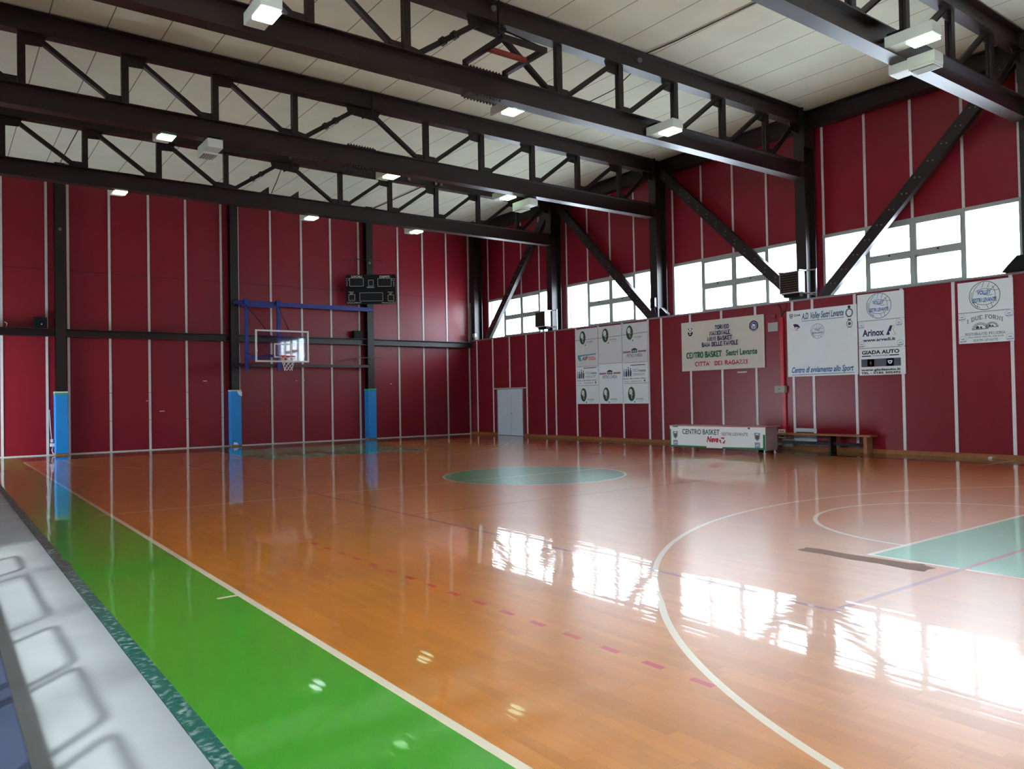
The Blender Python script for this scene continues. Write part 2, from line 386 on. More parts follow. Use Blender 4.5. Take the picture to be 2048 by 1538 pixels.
# right side: lower lining up to the sill, set-back upper wall with the windows
b = NB(); box(b, (XR, YB, 0), (XU+.2, YF, SILL))
wl = tag(obj('wall_right_lower', b, 'red'), kind='structure')
b = NB(); box(b, (XR-.03, YB, SILL), (XU, YF, SILL+.045)); tag(obj('trim_3', b, 'alu'), kind='structure')
DOORY = (12.10, 13.79)
strips = [15.26, 14.08]+[11.84, 10.67]
bays = []
edges = [15.54]+CY
for i in range(len(edges)-1):
    t0 = edges[i]-.28; bays.append([t0-1.17*k for k in range(5)])
low = [15.26, 14.1, 12.94, 11.84, 10.67]+[y for bb in bays[1:] for y in bb]
for y in low:
    z0 = .10
    if DOORY[0]-.1 < y < DOORY[1]+.1: z0 = 1.90
    b = NB(); box(b, (XR-.014, y-.035, z0), (XR, y+.035, SILL)); obj('cover_strip', b, 'gloss_strip', wl)
b = NB(); box(b, (XR-.014, 11.82, 1.86), (XR, 14.06, 1.91)); obj('door_header_strip', b, 'white_strip', wl)
# upper wall with bays open for the windows
WT, WB = 5.70, SILL+.045
b = NB()
box(b, (XU, YB, WT), (XU+.2, YF, ZC)); box(b, (XU, bays[0][0], SILL), (XU+.2, YF, WT))
for i in range(len(bays)):
    y1 = bays[i][4]; y2 = bays[i+1][0] if i+1 < len(bays) else YB
    box(b, (XU, y2, SILL), (XU+.2, y1, WT))
wu = tag(obj('wall_right', b, 'red'), kind='structure')
for bb in bays:
    for y in bb:
        b = NB(); box(b, (XU-.014, y-.032, WT), (XU, y+.032, ZC)); obj('cover_strip', b, 'white_strip', wu)
# windows
def window(n, ys):
    w = tag(empty('window_%d' % n, (XU, (ys[0]+ys[4])/2, WB)), kind='structure')
    b = NB(); xa, xb = XU-.02, XU+.09
    box(b, (xa, ys[4]-.04, WT-.09), (xb, ys[0]+.04, WT)); box(b, (xa, ys[4]-.04, WB), (xb, ys[0]+.04, WB+.07))
    for k in range(5): box(b, (xa, ys[k]-.035, WB+.07), (xb, ys[k]+.035, WT-.09))
    obj('window_frame', b, 'frame_paint', w)
    for k in (1, 2):
        y0, y1 = ys[k]-.035, ys[k+1]+.035
        b = NB()
        for (za, zb_) in ((WB+.07, 4.83), (4.83, WT-.09)):
            box(b, (xa+.01, y1, za), (xb-.01, y0, za+.06)); box(b, (xa+.01, y1, zb_-.06 if zb_ > 5 else zb_-.09), (xb-.01, y0, zb_))
            box(b, (xa+.01, y1, za+.06), (xb-.01, y1+.05, zb_-.06)); box(b, (xa+.01, y0-.05, za+.06), (xb-.01, y0, zb_-.06))
        box(b, (xa, y1, 4.80), (xb-.01, y0, 4.92))
        obj('sash', b, 'frame_paint', w)
        b = NB(); box(b, (xa-.02, (y0+y1)/2-.02, 4.85), (xa, (y0+y1)/2+.02, 4.88)); obj('window_catch', b, 'black', w)
    b = NB()
    box(b, (XU+.03, ys[4]+.04, WB+.06), (XU+.036, ys[0]-.04, WT-.08))
    obj('pane', b, 'glass', w)
for i, bb in enumerate(bays): window(i+1, bb)
# left wall (outside the view) with high windows sized for the sun patch and a doorway added to light the far end
LWZ = (4.9, 7.5); LWY = (-12.2, -4.9)
b = NB()
box(b, (XL-.2, YB, 0), (XL, 12.0, LWZ[0])); box(b, (XL-.2, YB, LWZ[1]), (XL, YF, ZC)); box(b, (XL-.2, YB, LWZ[0]), (XL, LWY[0], LWZ[1]))
box(b, (XL-.2, LWY[1], LWZ[0]), (XL, 12.0, LWZ[1])); box(b, (XL-.2, 12.0, 2.4), (XL, YF, LWZ[1])); box(b, (XL-.2, 15.2, 0), (XL, YF, 2.4));
tag(obj('wall_left', b, 'red'), kind='structure')
b = NB()
for y in (-12.2, -10.4, -8.6, -6.8, -4.9): box(b, (XL-.12, y-.04, LWZ[0]), (XL-.04, y+.04, LWZ[1]))
tag(obj('trim_2', b, 'white_strip'), kind='structure')
b = NB(); box(b, (XL-.2, YB-.2, 0), (XU+.2, YB, ZC)); tag(obj('wall_back', b, 'red'), kind='structure')
# skirting
b = NB(); box(b, (XR-.022, 13.85, 0), (XR, YF, .095)); box(b, (XR-.022, YB, 0), (XR, 12.04, .095)); tag(obj('baseboard_right', b, 'skirting'), kind='structure')
# double door
d = tag(empty('door_1', (XR, 12.95, 0)), kind='structure')
b = NB(); 
for y in (DOORY[0]-.03, DOORY[1]-.01): box(b, (XR-.04, y, 0), (XR, y+.04, 1.88))
box(b, (XR-.04, DOORY[0], 1.845), (XR, DOORY[1], 1.885)); obj('door_frame', b, 'alu', d)
for (y0, y1) in ((DOORY[0]+.015, 12.88), (12.89, DOORY[1]-.015)):
    b = NB(); box(b, (XR-.03, y0, .015), (XR, y1, 1.845)); lf = obj('door_leaf', b, 'door', d)
    if y0 < 12.5:
        b = NB(); cyl(b, (XR-.03, 12.84, .88), (XR-.06, 12.84, .88), .016); box(b, (XR-.066, 12.76, .873), (XR-.054, 12.85, .887)); obj('door_handle', b, 'alu', lf)
# eave beam on top of the right wall and the far wall girt
def hmember(b, p0, p1, w, h, side, upv, mi=0, tf=.02, tw=.014): prism(b, hprof(w, h, tf, tw), p0, p1, side, upv, mi)
b = NB(); hmember(b, (16.86, YB, 8.80), (16.86, YF, 8.80), .30, .44, (1, 0, 0), (0, 0, 1)); 
tag(obj('eave_beam', b, 'steel'), 'long brown steel eave beam above the red wall with windows, under the ceiling edge', 'beam')
# ------------------------------------------------------------------ portal columns
places = ['the far corner pair nearest the corner', 'third', 'x', 'y']
collab = {10.37: 'brown steel column on the window sill wall beside the far heater',
          5.12: 'brown steel column with two black floodlights at its foot',
          -.15: 'brown steel column behind the near louvred heater',
          -5.40: 'brown steel column at the right edge of the picture'}
for y in (10.37, 5.12, -.15, -5.40):
    t = thing('steel_column', collab[y], 'column', (16.66, y, SILL), 'steel columns of the window side')
    y = y if y > -5 else -5.50
    b = NB(); hmember(b, (16.66, y, SILL+.045), (16.66, y, ZC), .30, .46, (0, 1, 0), (1, 0, 0)); obj('column_shaft', b, 'steel', t)
    for s_ in (-1, 1): b = NB(); box(b, (16.44, y+s_*.17, 8.0), (16.88, y+s_*.151, 8.6)); obj('splice_plate', b, 'steel', t)
t = thing('steel_column', 'brown steel corner column above the sill where the two red walls meet', 'column', (16.66, 15.5, SILL))
b = NB(); hmember(b, (16.6, 15.5, SILL+.045), (16.6, 15.5, ZC), .30, .40, (0, 1, 0), (1, 0, 0)); obj('column_shaft', b, 'steel', t)
b = NB(); box(b, (16.38, 15.62, SILL), (16.42, 15.75, 5.6)); obj('conduit_cover', b, 'alu', t)
# far wall columns with blue pads
fcl = {1.105: ('left of the three far wall columns, brown steel, leftmost blue pad at its foot', 'leftmost tall blue pad wrapped round the foot of a far wall column'),
       6.40: ('brown steel column of the far wall left of the basketball hoop', 'tall blue pad round the column foot left of the hoop, white corner scraps'),
       11.60: ('brown steel column of the far wall behind the black scoreboard', 'tall blue pad with green tape on top, below the scoreboard')}
for x, (l1, l2) in fcl.items():
    t = thing('steel_column', l1, 'column', (x, 15.6, 0), 'steel columns of the far wall')
    b = NB(); hmember(b, (x, 15.60, 0), (x, 15.60, ZC), .27, .29, (1, 0, 0), (0, 1, 0)); obj('column_shaft', b, 'steel', t)
    b = NB(); box(b, (x-.17, 15.44, 0), (x+.19, 15.75, .045)); obj('wooden_plinth', b, 'skirting', t)
    if x < 2 or x > 11:
        b = NB(); cyl(b, (x-.0, 15.46, 6.85 if x > 5 else 6.98), (x, 15.45, 6.85 if x > 5 else 6.98), .05, 14); obj('round_cap', b, 'bolt', t)
    t = thing('column_pad', l2, 'pad', (x, 15.4, 0), 'blue pads of the far wall columns')
    b = NB(); box(b, (x-.175, 15.405, .05), (x+.175, 15.75, 1.92))
    obj('pad_cover', b, 'pad', t, .02)
    b = NB(); box(b, (x-.18, 15.40, 1.915), (x+.18, 15.75, 1.96)); obj('top_tape', b, 'tape_green' if x > 7 else 'white_strip', t)
    if x < 2:
        b = NB(); box(b, (x-.181, 15.399, 1.87), (x+.181, 15.75, 1.915)); obj('green_tape', b, 'tape_green', t)
    if 5 < x < 7:
        for qp in ([(x+.02, 15.39, 1.92), (x+.19, 15.39, 1.9), (x+.19, 15.39, 1.74), (x+.09, 15.39, 1.78)], [(x-.12, 15.39, .06), (x+.06, 15.39, .06), (x-.0, 15.39, .13), (x-.1, 15.39, .15)]):
            b = NB(); prism(b, [(q_[0], q_[2]) for q_ in qp], (0, 15.388, 0), (0, 15.398, 0), (1, 0, 0), (0, 0, 1)); obj('torn_tape', b, 'gloss_strip', t)
# far wall girts
for k, (x0, x1) in enumerate(((XL, .97), (1.24, 6.265), (6.535, 11.465), (11.735, 16.42))):
    lab = ['brown girt beam on the far wall left of the leftmost column', 'brown girt beam on the far wall between the two left columns', 'brown girt beam on the far wall behind the basketball backboard', 'brown girt beam on the far wall right of the scoreboard column'][k]
    b = NB(); prism(b, [(0, 0), (.2, 0), (.2, .02), (.012, .02), (.012, .22), (.2, .22), (.2, .24), (0, .24)], (x0, 15.70, 3.66), (x1, 15.70, 3.66), (0, -1, 0), (0, 0, 1))
    tag(obj('girt_beam', b, 'steel_worn'), lab, 'beam', 'girt beams of the far wall')

# ------------------------------------------------------------------ braces of the window side
def bracepair(lab, ya, za, yb, zb_, X=16.62):
    t = thing('diagonal_brace', lab, 'brace', (X, ya, za), 'diagonal braces of the window side')
    b = NB(); p0, p1 = V(X, ya, za), V(X, yb, zb_); dd = (p1-p0).normalized(); sd = V(-1, 0, 0); u = dd.cross(sd)
    w = .29
    for off in (-.0,):
        prism(b, [(0, -w/2), (.02, -w/2), (.02, w/2), (0, w/2)], p0, p1, sd, u)
        prism(b, [(-.14, -w/2), (0, -w/2), (0, -w/2+.018), (-.14, -w/2+.018)], p0, p1, sd, u)
        prism(b, [(-.14, w/2-.018), (0, w/2-.018), (0, w/2), (-.14, w/2)], p0, p1, sd, u)
    obj('brace_channel', b, 'steel', t)
    Ln = (p1-p0).length; n = int(Ln/.46); shared = None
    for i in range(1, n+1):
        for s in (-1, 1):
            c = p0+dd*(Ln*i/(n+.6)+s*.035)+u*(s*.045)+sd*.02
            if shared is None:
                bb = NB(); cyl(bb, (0, 0, 0), (-.02, 0, 0), .018, 8); o = obj('bolt', bb, 'bolt', t); shared = o.data
            else:
                o = bpy.data.objects.new('bolt', shared); COL.objects.link(o); o.parent = t; o.matrix_parent_inverse = Matrix.Translation(-Vector(t.location))
            o.location = c
bracepair('diagonal brown brace rising left from the near heater to the next column', .10, 4.0, 4.95, 8.62)
bracepair('diagonal brown brace falling right from the far heater column to the two floodlights', 5.40, 4.0, 10.1, 8.62)
bracepair('diagonal brown brace rising right from the near heater over the rightmost window', -.62, 4.0, -5.2, 8.62)
bracepair('diagonal brown brace rising right from the far corner of the hall', 14.8, 4.0, 10.62, 8.62)

# ------------------------------------------------------------------ roof trusses
VX = [4.64, 2.87, 1.10, -.68, -2.45]        # verticals left of the middle
VXR = [8.11, 9.83, 11.57, 13.27, 14.98]
XM = 6.38
def truss(y, lab, splice):
    t = thing('roof_truss', lab, 'roof truss', (XM, y, 7.15), 'brown steel roof trusses')
    b = NB(); hmember(b, (XL, y, 8.81), (16.43, y, 8.81), .26, .42, (0, 1, 0), (0, 0, 1)); obj('top_chord', b, 'steel_worn', t)
    b = NB(); hmember(b, (XL, y, 7.375), (16.43, y, 7.375), .28, .43, (0, 1, 0), (0, 0, 1)); bc = obj('bottom_chord', b, 'steel_worn', t)
    ZT, ZB = 8.60, 7.59
    for x in VX+VXR:
        b = NB()
        for s in (-1, 1):
            bar(b, (x, y+s*.035, ZB), (x, y+s*.035, ZT), .055, .13, (0, 1, 0))
        obj('vertical_post', b, 'steel', t)
    def diag(x0, z0, x1, z1, batten=False):
        b = NB(); p0, p1 = V(x0, y, z0), V(x1, y, z1); dd = (p1-p0).normalized(); u = dd.cross(V(0, 1, 0))
        for s in (-1, 1): prism(b, [(s*.012, -.05), (s*.06, -.05), (s*.06, -.04), (s*.022, -.04), (s*.022, .05), (s*.012, .05)], p0, p1, (0, 1, 0), u)
        bar(b, p0, p1, .02, .095, (0, 1, 0))
        if batten:
            for k in (.42, .62):
                c = p0.lerp(p1, k); box(b, c-V(.055, .075, .055), c+V(.055, .075, .055))
        obj('diagonal_web', b, 'steel', t)
    def gus(pts):
        b = NB(); prism(b, [(p[0], p[1]) for p in pts], (0, y-.012, 0), (0, y+.012, 0), (1, 0, 0), (0, 0, 1)); obj('gusset_plate', b, 'steel', t)
    L = sorted(VX); 
    for i in range(len(L)):
        x = L[i]
        if i < len(L)-1:
            diag(x+.27, 8.55, L[i+1]-.20, 7.62)
        gus([(x, ZB), (x-.36, ZB), (x-.36, ZB+.10), (x-.28, ZB+.16), (x, ZB+.16)])
        if i < len(L)-1: gus([(x, ZT), (x+.42, ZT), (x+.34, ZT-.20), (x, ZT-.22)])
    diag(4.64+.22, 7.62, XM-.25, 8.5, True); gus([(4.64, ZB), (4.64+.34, ZB), (4.64+.34, ZB+.10), (4.64, ZB+.16)])
    gus([(XM-.45, ZT), (XM-.40, ZT-.2), (XM+.35, ZT-.24), (XM+.45, ZT)])
    diag(XM+.25, 8.5, 8.11-.2, 7.62); gus([(8.11-.34, ZB), (8.11-.34, ZB+.1), (8.11-.25, ZB+.16), (8.11+.25, ZB+.16), (8.11+.36, ZB+.1), (8.11+.36, ZB)])
    R = VXR+[16.43]
    for i in range(len(VXR)):
        diag(R[i]+.22, 7.62, R[i+1]-.26, 8.55)
        if i: gus([(R[i], ZB), (R[i]+.36, ZB), (R[i]+.36, ZB+.10), (R[i]+.28, ZB+.16), (R[i], ZB+.16)])
        gus([(R[i+1], ZT), (R[i+1]-.42, ZT), (R[i+1]-.34, ZT-.2), (R[i+1], ZT-.22)])
    # wide plate and hook at the middle
    b = NB(); bar(b, (XM+.16, y-.16, 8.35), (XM+.16, y-.16, 9.0), .03, .06, (1, 0, 0)); prism(b, [(-.10, 0), (.12, 0), (-.06, -.12)], (XM-.05, y-.17, 8.4), (XM-.05, y-.15, 8.4), (1, 0, 0), (0, 0, 1)); obj('hanger_plate', b, 'steel', t)
    if splice:
        for (za_, zb2) in ((7.138, 7.16), (7.585, 7.607)): b = NB(); box(b, (5.87, y-.155, za_), (6.62, y+.155, zb2)); obj('splice_plate', b, 'steel', t)
        sh = None
        for i in range(10):
            for (yy, z0, z1) in ((-.11, 7.138, 7.105), (.11, 7.138, 7.105), (-.11, 7.607, 7.645), (.11, 7.607, 7.645)):
                p = V(5.92+i*.072, y+yy, z0)
                key = z1 < z0
                bb = NB(); s = -1 if key else 1
                if sh is None: sh = {}
                if key not in sh:
                    cyl(bb, (0, 0, 0), (0, 0, s*.04), .017, 6); o = obj('splice_bolt', bb, 'bolt_dark', t); sh[key] = o.data
                else:
                    bb.free(); o = bpy.data.objects.new('splice_bolt', sh[key]); COL.objects.link(o); o.parent = t; o.matrix_parent_inverse = Matrix.Translation(-Vector(t.location))
                o.location = p
    return t
truss(10.37, 'farthest brown steel roof truss, running just in front of the far wall', False)
truss(5.12, 'second brown steel roof truss from the far wall, bolted splice in its lower chord', True)
truss(-.15, 'brown steel roof truss across the middle top, carrying the bent steel frame', True)
truss(-5.40, 'nearest brown steel roof truss, only its right end showing at top right', False)
# bent frame on the middle truss
t = thing('ceiling_hoist', 'U-shaped brown and rust-red steel frame standing on the middle truss', 'frame', (6.4, -.15, 7.6))
b = NB()
for x in (5.94, 6.85):
    bar(b, (x, -.06, 7.60), (x, -.06, 7.80), .08, .09, (1, 0, 0)); bar(b, (x, -.02, 7.78), (x, -1.26, 7.78), .08, .09, (1, 0, 0))
bar(b, (5.90, -1.26, 7.78), (6.89, -1.26, 7.78), .09, .08, (0, 1, 0)); obj('bent_bracket', b, 'steel', t)
b = NB(); bar(b, (5.97, -.76, 7.77), (6.82, -.76, 7.77), .09, .07, (0, 1, 0)); obj('cross_bar', b, 'redsteel', t)
b = NB(); bar(b, (6.55, -.2, 8.55), (6.75, -1.24, 7.84), .02, .03, (1, 0, 0)); obj('tie_rod', b, 'steel', t)
for xx, w_ in ((5.85, 'left'), (6.75, 'right')):
    b = NB(); prism(b, [(-.28, 0), (0, .22), (0, 0)], (xx, 10.3, 7.592), (xx, 10.44, 7.592), (1, 0, 0), (0, 0, 1))
    tag(obj('triangular_bracket', b, 'steel'), w_+' one of two small triangular steel brackets on the lower chord of the farthest truss', 'bracket', 'triangular brackets on the farthest truss')
b = NB(); tube(b, [(6.25, 10.37, 8.4), (6.1, 10.37, 8.0), (5.95, 10.37, 7.65)], .012, 6); tag(obj('steel_rod', b, 'steel'), 'thin slanting steel rod in the middle bay of the farthest truss', 'rod')
# ceiling cable tray and loose cables
b = NB(); tube(b, [(10.66, -4.4, 9.03), (10.70, -3, 9.03), (10.66, -1, 9.03), (10.55, -.1, 9.02)], .014, 6)
tag(obj('ceiling_cable', b, 'dcable'), 'dark cable running along the ceiling above the two right trusses', 'cable')
b = NB(); tube(b, [(1.16, 10.6, 9.03), (1.14, 13, 9.03), (1.12, 15.7, 9.03)], .014, 6)
tag(obj('ceiling_cable', b, 'dcable'), 'dark ceiling cable behind the left part of the farthest truss', 'cable')
b = NB(); tube(b, [(11.86, 10.6, 9.03), (11.86, 13, 9.03), (11.84, 15.7, 9.03)], .016, 6)
tag(obj('ceiling_cable', b, 'dcable'), 'dark ceiling cable behind the right part of the farthest truss', 'cable')
b = NB(); tube(b, [(10.35, .0, 8.62), (10.1, .3, 8.3), (9.5, .4, 7.95), (8.9, .1, 7.63)], .012, 6)
tag(obj('loose_cable', b, 'dcable'), 'thin dark cable sagging through the bay of the middle truss', 'cable')

# ------------------------------------------------------------------ floodlight fittings
LAMPN = [0]
def lamp(x, y, z, axis, lit, lab, grp=True, Ln=.78, Wd=.32, H=.19):
    """z = underside of the housing; axis 'y-': glass end towards -y; 'x+': gear box towards +x"""
    t = thing('hall_lamp', lab, 'lamp', (x, y, z), 'box lamps under the roof trusses')
    b = NB()
    if axis == 'y-':
        box(b, (x-Wd/2, y-Ln/2, z), (x+Wd/2, y+Ln/2, z+H)); g = (x-Wd/2+.015, y-Ln/2+.02, x+Wd/2-.015, y-Ln/2+.42); ge = (x-Wd/2, y+Ln/2-.3, x+Wd/2, y+Ln/2)
    else:
        box(b, (x-Wd/2, y-Ln/2, z), (x+Wd/2, y+Ln/2, z+H)); g = (x-Wd/2+.015, y+Ln/2-.42, x+Wd/2-.015, y+Ln/2-.02); ge = (x-Wd/2, y-Ln/2, x+Wd/2, y-Ln/2+.3)
    obj('housing', b, 'lampbox', t, .012)
    b = NB(); box(b, (ge[0]+.03, ge[1]+.03, z+H), (ge[2]-.03, ge[3]-.03, z+H+.05)); yt = min(CY, key=lambda q: abs(q-y)); box(b, (x-.03, min(y, yt), z+H), (x+.03, max(y, yt), z+H+.05)); obj('hanger', b, 'black', t)
    if lit:
        b = NB(); box(b, (g[0], g[1], z-.035), (g[2], g[3], z-.001))
        n = 12
        for i in range(n):
            xx = g[0]+(g[2]-g[0])*(i+.5)/n; yy = g[1]+(g[3]-g[1])*(i+.5)/n
            for (cx_, cy_) in ((xx, g[1]), (xx, g[3]), (g[0], yy), (g[2], yy)): box(b, (cx_-.008, cy_-.008, z-.05), (cx_+.008, cy_+.008, z-.03))
        obj('lamp_glass', b, lit, t)
    else:
        b = NB(); box(b, (g[0]-.01, g[1]-.01, z-.045), (g[2]+.01, g[3]+.01, z-.001)); obj('collar', b, 'lampbox', t)
        b = NB(); box(b, (g[0]+.01, g[1]+.01, z-.052), (g[2]-.01, g[3]-.01, z-.044)); gr = obj('grille', b, 'lamp_off', t)
        b = NB()
        for i in range(1, 6):
            xx = g[0]+(g[2]-g[0])*i/6; box(b, (xx-.008, g[1]+.01, z-.06), (xx+.008, g[3]-.01, z-.05))
        obj('louvre', b, 'lampbox', gr)
G_, W_, Y_ = 'lamp_on_green', 'lamp_on_white', 'lamp_on_warm'
lamp(1.90, -.76, 7.20, 'y-', W_, 'large lit white box lamp at the top left, on the middle truss')
lamp(7.20, .33, 7.21, 'y-', G_, 'lit greenish box lamp just behind the bolted splice of the middle truss')
lamp(10.72, -.60, 7.20, 'y-', Y_, 'lit warm white box lamp on the right part of the middle truss')
lamp(10.84, -5.88, 7.20, 'y-', G_, 'lit green box lamp, upper one of the two at the top right')
lamp(11.50, -5.60, 7.0, 'y-', None, 'unlit box lamp with louvres, lower one of the two at the top right')
lamp(1.94, 5.56, 7.20, 'y-', G_, 'lit green box lamp under the second truss, left of an unlit one')
lamp(2.78, 5.19, 6.93, 'y+', None, 'unlit pale box lamp with louvres under the left part of the second truss')
lamp(7.32, 5.68, 7.22, 'y-', G_, 'lit green box lamp under the middle of the second truss')
lamp(11.08, 5.80, 7.22, 'y-', G_, 'lit green box lamp under the second truss beside an unlit one')
lamp(11.50, 5.39, 6.91, 'y+', None, 'unlit pale box lamp under the right part of the second truss')
lamp(1.96, 10.79, 7.19, 'y-', Y_, 'lit warm box lamp under the left part of the farthest truss')
lamp(7.34, 10.95, 7.19, 'y-', W_, 'lit white box lamp under the farthest truss above the hoop')
lamp(11.06, 11.0, 7.19, 'y-', G_, 'lit greenish box lamp under the farthest truss above the scoreboard')
for (x, y, z, rnd, l) in ((1.06, 10.36, 8.89, 1, 'small round grey sensor on the farthest truss at the left'), (6.52, 10.36, 8.79, 1, 'small round grey sensor in the middle of the farthest truss'), (10.52, 10.36, 8.75, 1, 'small round grey sensor on the farthest truss, left of two small boxes'),
        (11.53, 10.36, 8.76, 0, 'left one of two small grey junction boxes on the farthest truss'), (11.74, 10.36, 8.76, 0, 'right one of two small grey junction boxes on the farthest truss'),
        (6.51, -.16, 8.89, 1, 'small round grey sensor at the middle of the truss with the bent frame'), (10.43, -.16, 8.86, 1, 'small round grey sensor on the right part of the middle truss')):
    b = NB()
    if rnd: cyl(b, (x, y-.06, z), (x, y+.005, z), .055, 14)
    else: box(b, (x-.05, y-.09, z-.06), (x+.05, y+.005, z+.06))
    tag(obj('round_sensor' if rnd else 'junction_box', b, 'bolt'), l, 'sensor' if rnd else 'junction box')

# ------------------------------------------------------------------ writing and drawing on boards
def _arc(cx, cy, rx, ry, a0, a1, n=8): return [(cx+rx*math.cos(math.radians(a0+(a1-a0)*i/n)), cy+ry*math.sin(math.radians(a0+(a1-a0)*i/n))) for i in range(n+1)]
SL = {   # strokes of slab lettering in a 0..w by 0..1 cell: (width, polylines, slab centres with half width)
 'A': (.95, [[(.12, 0), (.47, 1), (.83, 0)], [(.26, .34), (.69, .34)]], [(.13, 0, .15), (.82, 0, .15), (.42, 1, .10)]),
 'B': (.85, [[(.2, 0), (.2, 1)], [(.2, 1), (.5, 1)]+_arc(.5, .76, .2, .24, 90, -90)+[(.2, .52)], [(.5, .52)]+_arc(.52, .26, .24, .26, 90, -90)+[(.2, 0)]], [(.14, 0, .14), (.14, 1, .14)]),
 'C': (.85, [_arc(.45, .5, .34, .5, 42, 318, 14)], [(.72, .82, .03), (.72, .18, .03)]),
 'D': (.9, [[(.2, 0), (.2, 1)], [(.2, 1), (.45, 1)]+_arc(.45, .5, .33, .5, 90, -90, 12)+[(.2, 0)]], [(.14, 0, .14), (.14, 1, .14)]),
 'E': (.82, [[(.2, 0), (.2, 1)], [(.1, 1), (.72, 1), (.72, .82)], [(.2, .52), (.56, .52)], [(.1, 0), (.74, 0), (.74, .2)]], [(.12, 0, .1), (.12, 1, .1)]),
 'F': (.8, [[(.2, 0), (.2, 1)], [(.1, 1), (.72, 1), (.72, .82)], [(.2, .52), (.56, .52)]], [(.2, 0, .17), (.12, 1, .1)]),
 'G': (.92, [_arc(.45, .5, .34, .5, 42, 335, 14)+[(.77, .4)], [(.52, .42), (.9, .42)]], [(.72, .82, .03)]),
 'I': (.5, [[(.25, 0), (.25, 1)]], [(.25, 0, .18), (.25, 1, .18)]),
 'K': (.92, [[(.2, 0), (.2, 1)], [(.2, .42), (.72, 1)], [(.38, .6), (.78, 0)]], [(.2, 0, .16), (.2, 1, .16), (.74, 0, .14), (.7, 1, .14)]),
 'L': (.78, [[(.2, 0), (.2, 1)], [(.1, 0), (.72, 0), (.72, .24)]], [(.2, 1, .17), (.12, 0, .1)]),
 'M': (1.1, [[(.18, 0), (.18, 1), (.55, .2), (.92, 1), (.92, 0)]], [(.16, 0, .15), (.94, 0, .15), (.13, 1, .1), (.97, 1, .1)]),
 'N': (.98, [[(.2, 0), (.2, 1), (.78, 0), (.78, 1)]], [(.2, 0, .15), (.14, 1, .12), (.78, 1, .15)]),
 'O': (.95, [_arc(.47, .5, .36, .5, 0, 360, 20)], []),
 'R': (.92, [[(.2, 0), (.2, 1)], [(.2, 1), (.5, 1)]+_arc(.5, .75, .2, .25, 90, -90)+[(.2, .5)], [(.45, .5), (.76, 0)]], [(.18, 0, .15), (.14, 1, .14), (.79, 0, .1)]),
 'S': (.8, [_arc(.4, .75, .25, .25, 25, 270, 8)+_arc(.4, .25, .27, .25, 90, -155, 8)], [(.64, .84, .03), (.14, .16, .03)]),
 'T': (.85, [[(.42, 0), (.42, 1)], [(.08, .8), (.08, 1), (.77, 1), (.77, .8)]], [(.42, 0, .18)]),
 'V': (.92, [[(.12, 1), (.46, 0), (.8, 1)]], [(.12, 1, .15), (.8, 1, .15)]),
 'Z': (.82, [[(.12, .8), (.12, 1), (.68, 1), (.12, 0), (.72, 0), (.72, .2)]], []),
 'P': (.86, [[(.2, 0), (.2, 1)], [(.2, 1), (.5, 1)]+_arc(.5, .73, .21, .27, 90, -90)+[(.2, .46)]], [(.2, 0, .17), (.14, 1, .14)]),
 'U': (.95, [[(.18, 1), (.18, .3)]+_arc(.47, .3, .29, .3, 180, 360, 8)+[(.76, 1)]], [(.18, 1, .15), (.76, 1, .15)]),
 "'": (.35, [[(.2, .98), (.14, .74)]], []), ' ': (.5, [], [])}
def slab(pl, txt, a0, a1, b0, h, m, parent, wt=.15, arch=0):
    W_ = sum(SL[c][0] for c in txt); k = (a1-a0)/W_; x = 0; I = []
    def mp(p, x_):
        a = a0+(x_+p[0])*k; u = (a-a0)/(a1-a0); return (a, b0+p[1]*h+arch*4*u*(1-u))
    w = wt*h; t_ = .09
    for c in txt:
        wd, st, sl_ = SL[c]
        for q in st: I.append(('ln', [mp((p[0], t_/2+p[1]*(1-t_)), x) for p in q], w if c not in 'EFLTZ' else w*.85, 0))
        for (cx_, cy_, hw) in sl_:
            cy2 = t_/2+cy_*(1-t_); I.append(('ln', [mp((cx_-hw, cy2), x), mp((cx_+hw, cy2), x)], h*.10, 0))
        x += wd
    return shp(pl, I, 'lettering', [m], parent)
class Plane:
    def __init__(s, o, ux, uz): s.o, s.ux, s.uz = Vector(o), Vector(ux).normalized(), Vector(uz).normalized(); s.n = s.ux.cross(s.uz)
    def P(s, a, b, d=.003): return s.o+s.ux*a+s.uz*b+s.n*d
def tmesh(s, shear=0, bold=0, space=1):
    c = bpy.data.curves.new('t', 'FONT'); c.body = s; c.size = 1; c.offset = bold; c.shear = shear; c.space_character = space; c.resolution_u = 3; c.fill_mode = 'FRONT'
    o = bpy.data.objects.new('t', c); COL.objects.link(o)
    me = bpy.data.meshes.new_from_object(o); bpy.data.objects.remove(o); bpy.data.curves.remove(c)
    return me
def text(name, pl, s, a0, a1, b0, h, m, parent, shear=0, bold=.01, d=.004, arch=0, serif=0):
    """a0..a1 horizontal extent in plane units, b0 baseline, h capital height"""
    me = tmesh(s, shear, bold); xs = [v.co.x for v in me.vertices]; x0, x1 = min(xs), max(xs)
    hh = .729 if not s.islower() else .729
    k = (a1-a0)/(x1-x0)
    for v in me.vertices:
        u = (v.co.x-x0)/(x1-x0); a = a0+u*(a1-a0); bb = b0+v.co.y*h/hh+arch*4*u*(1-u)
        v.co = pl.P(a, bb, d)
    me.materials.clear(); me.materials.append(M[m]); me.name = name
    o = bpy.data.objects.new(name, me); COL.objects.link(o)
    o.parent = parent; o.matrix_parent_inverse = Matrix.Translation(-Vector(parent.location))
    return o
